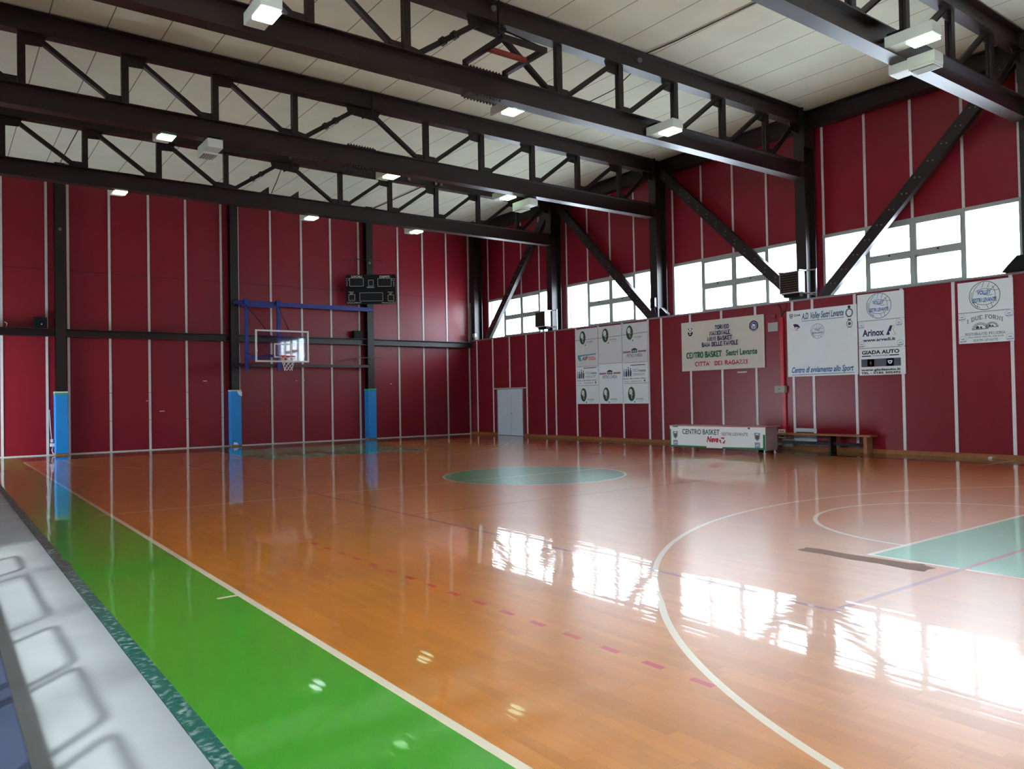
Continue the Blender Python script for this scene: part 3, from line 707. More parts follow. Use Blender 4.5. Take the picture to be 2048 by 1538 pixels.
def shp(pl, items, name, mats, parent):
    """items: ('poly',pts,mi) ('ln',pts,w,mi) ('ring',c,rx,ry,w,mi) ('disc',c,rx,ry,mi)"""
    b = NB()
    lay = .0035
    for it in items:
        k = it[0]; lay += .00035
        if k == 'poly': 
            b.faces.new([b.verts.new(pl.P(x, y, lay)) for x, y in it[1]]).material_index = it[2]
        elif k == 'disc':
            (cx_, cy_), rx, ry, mi = it[1:]
            b.faces.new([b.verts.new(pl.P(cx_+rx*math.cos(2*PI*i/28), cy_+ry*math.sin(2*PI*i/28), lay)) for i in range(28)]).material_index = mi
        else:
            if k == 'ring':
                (cx_, cy_), rx, ry, w, mi = it[1:]; P = [Vector((cx_+rx*math.cos(2*PI*i/36), cy_+ry*math.sin(2*PI*i/36))) for i in range(36)]; cl = True
            else:
                P = [Vector(p) for p in it[1]]; w, mi = it[2], it[3]; cl = False
            N = len(P); A, B = [], []
            for i in range(N):
                p = P[i-1] if (i or cl) else P[i]; q = P[(i+1) % N] if (i < N-1 or cl) else P[i]
                dv = (q-p).normalized(); nn = Vector((-dv.y, dv.x))*w/2
                A.append(b.verts.new(pl.P(P[i].x+nn.x, P[i].y+nn.y, lay))); B.append(b.verts.new(pl.P(P[i].x-nn.x, P[i].y-nn.y, lay)))
            for i in range(N if cl else N-1):
                j = (i+1) % N; b.faces.new((A[i], B[i], B[j], A[j])).material_index = mi
    me = bpy.data.meshes.new(name); b.normal_update()
    for q in b.faces:
        if q.normal.dot(pl.n) < 0: q.normal_flip()
    b.to_mesh(me); b.free()
    for m in mats: me.materials.append(M[m])
    o = bpy.data.objects.new(name, me); COL.objects.link(o); o.parent = parent; o.matrix_parent_inverse = Matrix.Translation(-Vector(parent.location))
    return o
BX = XR-.042
PR = Plane((BX, 0, 0), (0, -1, 0), (0, 0, 1))     # a = -y, b = z on the right wall
def board(name, lab, cat, y0, y1, z0, z1, m, th=.025):
    t = thing(name, lab, cat, (XR, (y0+y1)/2, z0), None)
    b = NB(); box(b, (BX, y1, z0), (XR-.015, y0, z1)); obj('panel', b, m, t, .004)
    return t
def T(t, s, y0, y1, z, h, m, name='lettering', **k): return text(name, PR, s, -y0, -y1, z, h, m, t, **k)

# cream tournament banner
t = board('tournament_banner', 'cream banner of a mini basketball tournament with navy, green and red lettering', 'banner', 3.99, 1.03, 2.22, 3.70, 'banner')
for s, y0, y1, z, h in (('TORNEO', 2.71, 2.2, 3.41, .115), ('NAZIONALE', 2.92, 2.16, 3.24, .12), ('MINI BASKET', 3.0, 2.09, 3.08, .12), ('BAIA DELLE FAVOLE', 3.21, 1.88, 2.92, .12)):
    slab(PR, s, -y0, -y1, z, h, 'navy', t, .25)
slab(PR, 'CENTRO BASKET', -3.8, -2.47, 2.605, .17, 'greenink', t, .25); T(t, 'Sestri Levante', 2.33, 1.26, 2.62, .17, 'greenink', bold=.035)
slab(PR, "CITTA'", -3.48, -2.89, 2.36, .12, 'crimson', t, .26); slab(PR, 'DEI RAGAZZI', -2.76, -1.57, 2.36, .115, 'crimson', t, .26)
a, z = -3.64, 3.40
shp(PR, [('disc', (a-.0, z-.07), .075, .055, 0), ('disc', (a-.06, z-.03), .03, .05, 0), ('disc', (a+.065, z-.03), .03, .05, 0), ('disc', (a, z+.035), .075, .06, 1), ('disc', (a-.055, z+.09), .025, .022, 0), ('disc', (a+.06, z+.09), .025, .022, 0),
         ('disc', (a-.03, z+.035), .018, .022, 0), ('disc', (a+.03, z+.035), .018, .022, 0), ('disc', (a, z-.0), .012, .008, 0), ('disc', (a, z-.06), .03, .02, 1)], 'panda_emblem', ['blackink', 'board'], t)
a, z = -1.36, 3.40
shp(PR, [('disc', (a, z), .15, .15, 0), ('ring', (a, z+.01), .095, .095, .012, 1), ('disc', (a-.02, z+.03), .028, .032, 1), ('ln', [(a-.04, z-.05), (a-.055, z), (a-.02, z+.03), (a+.0, z-.0), (a-.02, z-.06)], .022, 1), ('disc', (a+.03, z+.02), .024, .026, 1), ('ln', [(a+.03, z+.02), (a+.05, z-.02), (a+.02, z-.07)], .02, 1),
         ('ln', [(a-.1, z-.08), (a-.05, z-.125), (a+.05, z-.125), (a+.1, z-.08)], .01, 1)], 'round_emblem', ['navy', 'board'], t)

def volleyball(t, a, z, r, m='teal', w=.012):
    I = [('ring', (a, z), r, r, w, 0)]
    def arcp(cx_, cy_, rr, d0, d1, n=12): return [(cx_+rr*math.cos(math.radians(d0+(d1-d0)*i/n)), cy_+rr*math.sin(math.radians(d0+(d1-d0)*i/n))) for i in range(n+1)]
    ww = w*.75
    I += [('ln', arcp(a+.10*r/.3, z-.02, r*1.12, 120, 215), ww, 0), ('ln', arcp(a, z-.15*r/.3, r*1.0, 55, 125), ww, 0), ('ln', arcp(a-.4*r, z, r*1.1, -32, 34), ww, 0),
          ('ln', [(a-.15*r, z+.57*r), (a-.02*r, z+.97*r)], ww, 0), ('ln', [(a+.2*r, z+.55*r), (a+.35*r, z+.9*r)], ww, 0), ('ln', [(a+.45*r, z+.42*r), (a+.72*r, z+.66*r)], ww, 0), ('ln', [(a+.62*r, z+.3*r), (a+.93*r, z+.35*r)], ww, 0),
          ('ln', arcp(a, z+.35*r, r*1.0, 225, 300), ww, 0), ('ln', [(a+.1*r, z-.63*r), (a+.25*r, z-.9*r)], ww, 0), ('ln', [(a+.42*r, z-.5*r), (a+.5*r, z-.86*r)], ww, 0), ('ln', [(a-.45*r, z-.58*r), (a-.5*r, z-.84*r)], ww, 0),
          ('ln', arcp(a, z, r*.88, 160, 250), ww, 0), ('ln', [(a-.1*r, z+.1*r), (a+.25*r, z-.0*r), (a+.55*r, z+.02*r)], ww, 0)]
    shp(PR, I, 'volleyball_drawing', [m], t)
def cornerballs(t, pts):
    for (y, z) in pts:
        shp(PR, [('ring', (-y, z), .075, .075, .006, 0), ('ln', [(-y-.07, z-.045), (-y+.07, z-.035)], .018, 1), ('ln', [(-y-.035, z+.005), (-y+.035, z+.012)], .018, 1)], 'small_ball_emblem', ['paleink', 'paleink'], t)
# wide volleyball club board; its cartoon figure is left out
t = board('club_board', 'wide pale board of the volleyball club with blue script lines and small emblems', 'sign', .31, -1.67, 1.935, 3.69, 'board')
T(t, 'Coni', .09, -.10, 3.54, .06, 'blackink', bold=.03)
T(t, 'A.D. Volley Sestri Levante', -.14, -1.33, 3.44, .17, 'teal', shear=.35, bold=.022)
shp(PR, [('ln', [(.15, 3.39), (1.34, 3.39)], .012, 0)], 'underline', ['blueink'], t)
T(t, 'Centro di avviamento allo Sport', .19, -1.56, 2.04, .15, 'blueink', shear=.35, bold=.022)
shp(PR, [('ln', [(-.19, 1.98), (1.58, 1.99)], .012, 0)], 'underline', ['blueink'], t)
shp(PR, [('poly', [(-.22, 3.61), (-.12, 3.61), (-.12, 3.53), (-.17, 3.48), (-.22, 3.53)], 0), ('poly', [(-.20, 3.595), (-.14, 3.595), (-.14, 3.54), (-.17, 3.505), (-.20, 3.54)], 1), ('disc', (-.17, 3.555), .018, .026, 0)], 'shield_emblem', ['greyink', 'board'], t)
shp(PR, [('poly', [(-.12, 3.33), (-.04, 3.335), (.04, 3.31), (.09, 3.24), (.06, 3.22), (-.0, 3.26), (-.08, 3.26)], 0), ('disc', (-.02, 3.235), .06, .055, 0), ('disc', (-.03, 3.215), .042, .042, 1), ('ln', [(-.03, 3.25), (.05, 3.24)], .012, 1), ('ln', [(-.13, 3.20), (-.13, 3.17), (-.09, 3.17)], .008, 2), ('ln', [(-.06, 3.18), (-.02, 3.155), (.02, 3.18)], .012, 2)], 'helmet_emblem', ['navy', 'boardgrey', 'crimson'], t)
shp(PR, [('disc', (1.475, 3.635), .038, .038, 0), ('ring', (1.475, 3.49), .085, .095, .03, 1), ('disc', (1.475, 3.48), .03, .055, 2), ('ln', [(1.41, 3.385), (1.54, 3.385)], .01, 3)], 'figure_emblem', ['blackink', 'greyink', 'board', 'greyink'], t)
shp(PR, [('ring', (1.475, 3.215), .075, .08, .014, 0), ('disc', (1.475, 3.215), .042, .04, 0), ('poly', [(1.42, 3.335), (1.53, 3.335), (1.505, 3.30), (1.445, 3.30)], 0), ('ln', [(1.41, 3.12), (1.54, 3.12)], .012, 0)], 'crest_emblem', ['greyink'], t)
volleyball(t, .59, 3.10, .19, 'greyink', .008)
T(t, 'VOLLEY', -.50, -.68, 3.12, .05, 'teal', bold=.03); T(t, 'SESTRI LEVANTE', -.44, -.75, 3.03, .05, 'teal', bold=.03)
# column of three boards
t = board('volleyball_board', 'pale board with a drawn volleyball, left one of two, above a steel firm board', 'sign', -1.69, -2.845, 3.245, 3.90, 'board')
volleyball(t, 2.235, 3.585, .305); T(t, 'VOLLEY', -2.09, -2.37, 3.625, .085, 'blueink', bold=.03, shear=.1); T(t, 'SESTRI LEVANTE', -1.99, -2.48, 3.45, .085, 'blueink', bold=.03, shear=.1)
t = board('sponsor_board', 'pale board reading Arinox in navy with a web address, under a drawn volleyball', 'sign', -1.70, -2.845, 2.575, 3.235, 'board')
T(t, 'Arinox', -1.81, -2.35, 2.865, .165, 'navy', bold=.03); T(t, 'www.arvedi.it', -1.82, -2.62, 2.73, .075, 'darkink', bold=.03)
shp(PR, [('poly', [(2.40, 2.86), (2.48, 2.86), (2.56, 3.07), (2.50, 3.08)], 0), ('poly', [(2.47, 2.95), (2.49, 2.95), (2.52, 2.92), (2.49, 2.88)], 1), ('ln', [(2.50, 3.08), (2.62, 3.08), (2.57, 2.98), (2.64, 2.86), (2.56, 2.86)], .008, 2)], 'firm_emblem', ['navy', 'board', 'greyink'], t)
cornerballs(t, [(-1.78, 3.13), (-2.72, 3.13), (-1.78, 2.66), (-2.74, 2.65)])
t = board('sponsor_board', 'pale car dealer board reading GIADA AUTO, lowest of its column', 'sign', -1.70, -2.845, 1.905, 2.565, 'board')
T(t, 'GIADA AUTO', -1.78, -2.71, 2.42, .09, 'blackink', bold=.035); T(t, 'CHIAVARI', -2.04, -2.44, 2.36, .03, 'blackink')
shp(PR, [('poly', [(1.78, 2.36), (2.01, 2.36), (2.01, 2.385), (1.78, 2.385)], 0), ('poly', [(2.47, 2.36), (2.70, 2.36), (2.70, 2.385), (2.47, 2.385)], 0)], 'bar', ['blackink'], t)
shp(PR, [('poly', [(1.76, 2.11), (2.74, 2.11), (2.74, 2.30), (1.76, 2.30)], 0)], 'grey_band', ['greyink'], t)
shp(PR, [('poly', [(1.91, 2.115), (2.09, 2.115), (2.09, 2.295), (1.91, 2.295)], 0), ('poly', [(2.0, 2.27), (2.045, 2.205), (2.0, 2.14), (1.955, 2.205)], 1), ('poly', [(2.0, 2.235), (2.022, 2.205), (2.0, 2.175), (1.978, 2.205)], 0)], 'yellow_car_emblem', ['yellow', 'blackink'], t)
shp(PR, [('poly', [(2.39, 2.115), (2.57, 2.115), (2.57, 2.295), (2.39, 2.295)], 0), ('poly', [(2.42, 2.25), (2.54, 2.25), (2.53, 2.20), (2.50, 2.165), (2.46, 2.165), (2.43, 2.20)], 1), ('poly', [(2.445, 2.222), (2.515, 2.222), (2.48, 2.185)], 0)], 'navy_car_emblem', ['navy', 'board'], t)
T(t, 'www.giadaauto.it', -1.75, -2.73, 2.01, .055, 'blackink', bold=.035); T(t, 'TEL - 0185 305492', -1.75, -2.73, 1.935, .05, 'blackink', bold=.035)
# last column
t = board('volleyball_board', 'pale board with a drawn volleyball, right one of two, above a pizzeria board', 'sign', -4.05, -5.165, 3.215, 3.885, 'board')
volleyball(t, 4.605, 3.555, .31, 'forest'); T(t, 'VOLLEY', -4.46, -4.74, 3.585, .095, 'blueink', bold=.03, shear=.1); T(t, 'SESTRI LEVANTE', -4.35, -4.85, 3.42, .09, 'blueink', bold=.03, shear=.1)
t = board('sponsor_board', 'pale pizzeria board reading I DUE FORNI with two green ovens', 'sign', -4.05, -5.165, 2.53, 3.205, 'board')
slab(PR, 'I DUE FORNI', 4.23, 4.97, 2.96, .085, 'forest', t, .15, .09); slab(PR, 'RISTORANTE PIZZERIA', 4.19, 5.01, 2.70, .055, 'forest', t, .15); T(t, 'VIALE DANTE 73/75 TEL. 0185 42270', -4.24, -4.96, 2.645, .03, 'forest'); slab(PR, 'SESTRI LEVANTE', 4.35, 4.86, 2.565, .045, 'forest', t, .15)
for (a, z, r) in ((4.50, 2.83, .13), (4.735, 2.86, .10)):
    I = [('ln', [(a+r*math.cos(PI*i/12), z+r*.85*math.sin(PI*i/12)) for i in range(13)], .012, 0), ('ln', [(a+r*1.25*math.cos(PI*i/12), z+r*1.08*math.sin(PI*i/12)) for i in range(13)], .008, 0), ('ln', [(a-r*1.3, z), (a+r*1.3, z)], .012, 0),
         ('poly', [(a-r*.7, z+.01), (a-r*.1, z+.01), (a-r*.2, z+r*.45), (a-r*.45, z+r*.6), (a-r*.68, z+r*.4)], 0), ('poly', [(a-r*.05, z+.01), (a+r*.4, z+.01), (a+r*.25, z+r*.4), (a+r*.1, z+r*.55)], 1)]
    for k in range(9):
        an = PI*(k+.5)/9; I.append(('ln', [(a+r*math.cos(an), z+r*.85*math.sin(an)), (a+r*1.25*math.cos(an), z+r*1.08*math.sin(an))], .006, 0))
    shp(PR, I, 'oven_drawing', ['forest', 'leaf'], t)
cornerballs(t, [(-4.13, 3.11), (-5.08, 3.12), (-4.14, 2.62), (-5.09, 2.62)])
# three columns of basketball centre boards
def oval(t, y, z, k=1.0):
    a = -y
    shp(PR, [('disc', (a, z), .155*k, .235*k, 0), ('disc', (a-.03, z+.07), .075, .10, 1), ('ring', (a-.03, z+.07), .028, .04, .006, 2), ('ring', (a-.03, z+.07), .05, .07, .004, 2), ('ln', [(a+.06, z-.01), (a+.01, z-.06), (a-.03, z-.07)], .025, 1), ('ln', [(a+.03, z-.09), (a-.01, z-.12), (a+.035, z-.15)], .02, 1),
             ('disc', (a+.145, z-.265), .022, .026, 3)], 'ball_in_oval_emblem', ['leaf', 'board', 'greyink', 'blackink'], t)
    text('lettering', PR, 'Centro Basket', a+.19, a+.53, z-.19, .07, 'greyink', t, bold=0, shear=.1)
    shp(PR, [('ln', [(a+.30, z-.235), (a+.52, z-.235)], .006, 0)], 'small_print', ['paleink'], t)
cols = [(8.88, 7.745), (7.715, 6.58), (6.54, 5.42)]
def house(t, yl, yr, z):
    w = yl-yr
    for (u0, u1) in ((0, .34), (.66, 1)):
        shp(PR, [('poly', [(-yl+w*u0, z), (-yl+w*u1, z), (-yl+w*u1, z+.022), (-yl+w*u0, z+.022)], 0), ('poly', [(-yl+w*u0, z+.03), (-yl+w*u1, z+.03), (-yl+w*u1, z+.052), (-yl+w*u0, z+.052)], 1)], 'striped_bar', ['crimson', 'darkink'], t)
    a = -(yl+yr)/2
    shp(PR, [('poly', [(a-.13, z-.01), (a+.13, z-.01), (a+.13, z+.09), (a-.13, z+.09)], 0), ('poly', [(a-.15, z+.09), (a+.15, z+.09), (a+.05, z+.14), (a-.05, z+.14)], 1), ('ln', [(a-.13, z+.045), (a+.13, z+.045)], .012, 2), ('ln', [(a-.045, z-.01), (a-.045, z+.09)], .012, 2), ('ln', [(a+.045, z-.01), (a+.045, z+.09)], .012, 2)], 'house_drawing', ['greyink', 'darkink', 'board'], t)
    text('lettering', PR, 'PIETRO CHIESA', a-.35, a+.35, z-.145, .11, 'blackink', t, bold=.0)
def fisica(t, yl, z):
    a = -yl
    cols_ = [0, 1, 2, 2]
    I = []
    for i, m_ in enumerate((0, 1, 2, 2)):
        x = a+.05+i*.10; hh = (.28, .27, .34, .30)[i]
        I += [('poly', [(x-.04, z+.05), (x-.02, z+hh*.8), (x+.02, z+hh*.8), (x+.045, z+.16), (x+.03, z), (x+.0, z+.02)], m_), ('disc', (x, z+hh*.92), .022, .026, m_)]
    shp(PR, I, 'figures_emblem', ['paleink', 'navy', 'forest'], t)
    text('lettering', PR, 'FISICA', a+.46, a+.74, z+.16, .10, 'paleink', t, bold=0)
    text('lettering', PR, 'mente', a+.74, a+1.03, z+.16, .10, 'darkink', t, bold=.01, shear=.3)
    shp(PR, [('ln', [(a+.36, z+.385), (a+1.02, z+.385)], .022, 0), ('ln', [(a+.46, z+.10), (a+.75, z+.10)], .01, 1), ('ln', [(a+.78, z+.10), (a+1.0, z+.10)], .01, 1), ('ln', [(a+.46, z+.06), (a+.98, z+.06)], .01, 1),
             ('ln', [(a+.06, z-.145), (a+.25, z-.145)], .01, 1), ('ln', [(a+.36, z-.14), (a+.85, z-.14)], .012, 1), ('poly', [(a+.95, z-.16), (a+1.0, z-.16), (a+1.0, z-.10), (a+.95, z-.10)], 0)], 'small_print', ['darkink', 'greyink'], t)
    text('lettering', PR, 'PSICOLOGIA · TERAPIA · FISIOTERAPIA · OSTEOPATIA', a+.01, a+1.03, z-.07, .035, 'darkink', t, bold=.02)
def cbboard(col, z0, z1, lab, m='board'): return board('sponsor_board', lab, 'sign', cols[col][0], cols[col][1], z0, z1, m)
t = cbboard(0, 2.565, 3.895, 'upper left board of the nine-part wall of logos, green oval and AP firm', 'boardgrey'); oval(t, 8.52, 3.58)
shp(PR, [('poly', [(-8.80, 2.97), (-7.83, 3.0), (-7.85, 2.955), (-8.62, 2.93), (-8.66, 2.90), (-8.60, 2.77), (-8.70, 2.76), (-8.78, 2.84)], 0)], 'wing_emblem', ['sky'], t); T(t, 'AIP', 8.57, 8.26, 2.785, .13, 'brownface', bold=.03, shear=.2)
shp(PR, [('ln', [(-8.22, 2.88), (-7.92, 2.88)], .022, 0), ('ln', [(-8.22, 2.835), (-7.86, 2.835)], .022, 0), ('ln', [(-8.22, 2.79), (-7.86, 2.79)], .022, 0)], 'small_print', ['orangeink'], t)
t = cbboard(0, 1.90, 2.555, 'middle left board of the logo wall, blue standing figures over small print'); fisica(t, 8.86, 2.12)
t = cbboard(0, 1.245, 1.89, 'bottom left board of the logo wall with a green oval'); oval(t, 8.52, 1.565)
t = cbboard(1, 2.62, 3.895, 'upper middle board of the logo wall with a green oval and empty below', 'boardgrey'); oval(t, 7.36, 3.58)
t = cbboard(1, 1.245, 2.61, 'lower middle board of the logo wall, PIETRO CHIESA above a green oval'); oval(t, 7.37, 1.565); house(t, 7.69, 6.66, 2.25)
t = cbboard(2, 2.60, 3.895, 'upper right board of the logo wall, green oval above PIETRO CHIESA', 'boardgrey'); oval(t, 6.20, 3.585); house(t, 6.52, 5.48, 2.92)
t = cbboard(2, 1.92, 2.59, 'middle right board of the logo wall, blue standing figures over small print'); fisica(t, 6.54, 2.12)
t = cbboard(2, 1.245, 1.91, 'bottom right board of the logo wall with a green oval'); oval(t, 6.17, 1.565)
b = NB(); tube(b, [(XR-.055, 8.95, 3.50), (XR-.055, 7.2, 3.51), (XR-.055, 5.40, 3.55)], .006, 6); tag(obj('hanging_wire', b, 'dcable'), 'thin dark wire stretched across the top of the nine logo boards', 'wire')

# ------------------------------------------------------------------ small fixtures on the right wall
t = thing('electrical_box', 'white electrical box on the red duct beside the bench', 'electrical box', (XR, .54, 1.52))
b = NB(); box(b, (XR-.12, .38, 1.515), (XR-.001, .69, 1.70)); obj('case', b, 'grey_plastic', t, .008)
b = NB(); box(b, (XR-.124, .53, 1.61), (XR-.12, .56, 1.63)); obj('window', b, 'black', t)
b = NB(); box(b, (XR-.07, .42, 1.702), (XR, .52, 3.55)); box(b, (XR-.05, .40, .53), (XR, .50, 1.513)); tag(obj('cable_duct', b, 'red_duct'), 'red painted vertical cable duct between cream banner and club board', 'duct')
b = NB(); box(b, (XR-.05, .59, 3.19), (XR, .90, 3.44)); tag(obj('wall_speaker', b, 'grey_plastic', bevel=.008), 'square grey wall box right of the cream banner', 'box')
t = thing('alarm_bell', 'small red alarm bell above the square grey wall box', 'alarm', (XR, .72, 3.6))
b = NB(); cyl(b, (XR, .72, 3.60), (XR-.05, .72, 3.60), .07, 16); obj('bell', b, 'red', t)
b = NB(); cyl(b, (XR-.05, .74, 3.62), (XR-.07, .74, 3.62), .02, 10); obj('bell_cap', b, 'white_strip', t)
for z, l in ((.42, 'upper white socket box on the wall above the bench seat line'), (.29, 'lower white socket box under the bench seat by the duct')):
    t = thing('socket_box', l, 'socket', (XR, .54, z)); b = NB(); box(b, (XR-.06, .44, z), (XR, .64, z+.105)); obj('case', b, 'white_metal', t, .005)
    b = NB(); 
    for k in range(3): box(b, (XR-.064, .47+k*.05, z+.035), (XR-.06, .50+k*.05, z+.07))
    obj('socket', b, 'black', t)
b = NB(); box(b, (XR-.02, -.48, .47), (XR, .18, .565)); box(b, (XR-.02, -.48, .10), (XR, .18, .40)); tag(obj('white_panel', b, 'door'), 'white blanking panel low on the red wall behind the bench', 'panel')
b = NB(); box(b, (XR-.10, .18, .06), (XR, .50, .27)); tag(obj('floor_box', b, 'grey_plastic', bevel=.006), 'low grey metal box standing by the wall under the bench', 'box')
b = NB(); tube(b, [(XR-.03, .62, 3.93), (XR-.03, .50, 3.80), (XR-.03, .47, 3.5)], .012, 6); tube(b, [(XR-.03, .30, 3.93), (XR-.03, .32, 3.80), (XR-.03, .46, 3.62)], .010, 6)
tag(obj('wall_cable', b, 'dcable'), 'pair of cables dropping from the near heater to the red duct', 'cable')

# heaters on the sill
def heater(y, lab):
    t = thing('air_heater', lab, 'heater', (16.3, y, SILL), 'louvred heaters on the sill')
    y0, y1 = y+.30, y-.28; z0, z1 = 4.13, 4.70; x0, x1 = 16.08, 16.36
    b = NB(); box(b, (x0+.04, y1, z0), (x1, y0, z1)); obj('casing', b, 'white_metal', t, .01)
    b = NB(); box(b, (x0+.02, y1+.02, z0+.03), (x0+.041, y0-.02, z1-.03)); fr_ = obj('front_recess', b, 'black', t)
    for k in range(8):
        zz = z0+.05+k*.062
        b = NB(); quad(b, [(x0-.01, y0-.04, zz), (x0-.01, y1+.04, zz), (x0+.03, y1+.04, zz+.05), (x0+.03, y0-.04, zz+.05)]); bmesh.ops.solidify(b, geom=b.faces[:], thickness=.006); obj('louvre', b, 'grey_plastic' if k % 9 == 8 else 'lamp_off', t)
    b = NB(); box(b, (x0, y1, z0), (x0+.03, y1+.025, z1)); box(b, (x0, y0-.025, z0), (x0+.03, y0, z1)); box(b, (x0, y1, z1-.025), (x0+.03, y0, z1)); obj('front_frame', b, 'alu', t)
    b = NB(); bar(b, (x0, y0+.01, z1+.01), (16.43, y0+.01, z1+.02), .03, .03); bar(b, (x0, y1-.01, z1+.01), (16.43, y1-.01, z1+.02), .03, .03)
    bar(b, (16.43, y0+.01, z1+.02), (16.43, y1-.30, z1+.02), .03, .03); bar(b, (16.43, y1-.28, z1+.02), (16.43, y1-.28, SILL+.04), .03, .03)
    bar(b, (x0+.05, y1-.02, z0), (16.43, y1-.25, z0-.08), .03, .03); bar(b, (x0+.05, y0-.05, z0-.02), (16.43, y0-.05, z0-.02), .03, .03); bar(b, (16.42, y0, z0-.02), (16.42, y1-.28, z0-.02), .03, .03); bar(b, (16.40, y0-.1, z0-.02), (16.40, y0-.1, SILL+.03), .05, .05)
    obj('bracket', b, 'alu', t)
    b = NB(); box(b, (x0+.10, y1+.05, z0-.09), (x1, y0-.05, z0-.0)); obj('drip_tray', b, 'black', t)
heater(0.0, 'near louvred heater on the sill above the volleyball club board')
heater(10.52, 'far louvred heater on the sill between the two leftmost windows')
# floodlights at the second column
def flood(name, lab, c, sx, sy, sz, rx=0, m='black', cat='floodlight'):
    t = thing(name, lab, cat, c)
    b = NB(); box(b, (c[0]-sx/2, c[1]-sy/2, c[2]), (c[0]+sx/2, c[1]+sy/2, c[2]+sz)); obj('housing', b, m, t, .015)
    return t
t = flood('floodlight', 'black floodlight with a white end, fixed to the column above the logo boards', (16.33, 5.06, 4.28), .10, .20, .33)
b = NB(); bar(b, (16.30, 4.955, 4.32), (16.30, 4.955, 4.58), .05, .015, (1, 0, 0)); obj('end_plate', b, 'white_metal', t); b = NB(); bar(b, (16.36, 5.06, 4.3), (16.43, 5.02, 4.02), .03, .03); obj('stand', b, 'steel', t)
t = thing('wedge_speaker', 'black wedge box on the sill at the foot of the floodlight column', 'speaker', (16.35, 4.6, SILL))
b = NB(); prism(b, [(0, 0), (.34, 0), (.34, .06), (.10, .27), (0, .24)], (16.30, 4.80, 3.985), (16.42, 4.80, 3.985), (0, -1, 0), (0, 0, 1)); obj('housing', b, 'black', t, .01)
b = NB(); bar(b, (16.28, 4.68, 4.24), (16.28, 4.47, 4.05), .02, .012, (1, 0, 0)); obj('rim', b, 'white_metal', t)
t = thing('wedge_speaker', 'large black wedge box on the sill at the right edge of the picture', 'speaker', (16.35, -5.3, SILL))
b = NB(); prism(b, [(0, 0), (.55, 0), (.55, .33), (.30, .32), (.12, .14)], (16.2, -5.02, 3.985), (16.42, -5.02, 3.985), (0, -1, 0), (0, 0, 1)); obj('housing', b, 'black', t, .015)
t = thing('security_lamp', 'small grey lamp on a stand at the left end of the sill', 'lamp', (16.38, 15.35, SILL))
b = NB(); box(b, (16.32, 15.25, 4.10), (16.42, 15.43, 4.25)); obj('head', b, 'grey_plastic', t, .01); b = NB(); bar(b, (16.37, 15.34, 4.10), (16.37, 15.42, 3.98), .015, .015); bar(b, (16.37, 15.34, 4.10), (16.37, 15.16, 3.985), .015, .015); obj('stand', b, 'grey_plastic', t)

# ------------------------------------------------------------------ trophy table
A0, A1 = V(13.85, 2.23, 0), V(14.17, -.49, 0)
dx = (A1-A0).normalized(); dn = V(-dx.y, dx.x, 0)          # dn points towards the right wall
if dn.x < 0: dn = -dn
TL = (A1-A0).length; TZ0, TZ1, TD = .13, .69, .62
t = thing('scorer_table', 'long white panelled table on casters reading CENTRO BASKET, green edging', 'table', tuple((A0+A1)/2))
def ob(b, a0, a1, d0, d1, z0, z1, mi=0):
    P = lambda a, d, z: A0+dx*a+dn*d+V(0, 0, z)
    v = [b.verts.new(P(a, d, z)) for a in (a0, a1) for d in (d0, d1) for z in (z0, z1)]
    for idx in ((0, 1, 3, 2), (4, 6, 7, 5), (0, 4, 5, 1), (2, 3, 7, 6), (0, 2, 6, 4), (1, 5, 7, 3)): b.faces.new([v[i] for i in idx]).material_index = mi
b = NB(); ob(b, -.02, TL+.02, 0, .025, TZ0, TZ1-.005); fp = obj('front_panel', b, 'whiteboard', t)
b = NB(); ob(b, -.03, .0, .025, TD, TZ0-.02, TZ1-.01); obj('side_panel', b, 'table_side', t)
b = NB()
n = 10
for i in range(n):
    za, zb_ = TZ0-.02+(TZ1-TZ0)*i/n, TZ0-.02+(TZ1-TZ0)*(i+1)/n; bul = .03*math.sin(PI*i/n)
    ob(b, TL-.01, TL+.015, .025, TD-.02+bul*.0, za, zb_)
obj('side_panel', b, 'table_side', t)
b = NB(); ob(b, -.04, TL+.05, -.01, TD+.08, TZ1-.012, TZ1+.012); obj('top', b, 'table_top', t)
b = NB(); ob(b, .0, TL, TD-.03, TD, TZ0+.2, TZ1-.02); obj('back_rail', b, 'table_side', t)
for a_ in (.03, TL-.03):
    for d_ in (.05, TD-.06):
        c = A0+dx*a_+dn*d_
        b = NB(); bar(b, c+V(0, 0, .06), c+V(0, 0, TZ0+.05), .03, .03); lg = obj('leg', b, 'alu', t)
        b = NB(); cyl(b, c+V(-.012, 0, .032), c+V(.012, 0, .032), .032, 14); cw = obj('caster', b, 'grey_plastic', t)
for a_ in (.62,):
    c = A0+dx*a_+dn*.3; b = NB(); bar(b, c, c+V(0, 0, TZ1-.02), .03, .03); obj('leg', b, 'skirting', t)
PT = Plane(A0-dn*.004, dx, (0, 0, 1))
if PT.n.dot(dn) > 0: PT.n = -PT.n
shp(PT, [('poly', [(-.02, TZ0), (.02, TZ0), (.02, .60), (-.02, .60)], 0), ('poly', [(0, TZ0), (1.1, TZ0), (1.12, TZ0+.04), (0, TZ0+.045)], 0), ('poly', [(1.55, TZ0), (TL, TZ0), (TL, TZ0+.05), (1.6, TZ0+.035)], 0), ('poly', [(TL-.04, TZ0), (TL+.02, TZ0), (TL+.02, .50), (TL-.035, .50)], 0),
         ('poly', [(.08, .655), (.25, .655), (.25, .685), (.08, .685)], 0), ('poly', [(2.30, .63), (2.36, .63), (2.36, .67), (2.30, .67)], 0)], 'green_edging', ['green_edge'], t)
def ptx(zx, zy):   # fractions of the front panel
    return zx*TL, TZ0+zy*(TZ1-TZ0)
def fx(u): return (u-80)/(935-80)
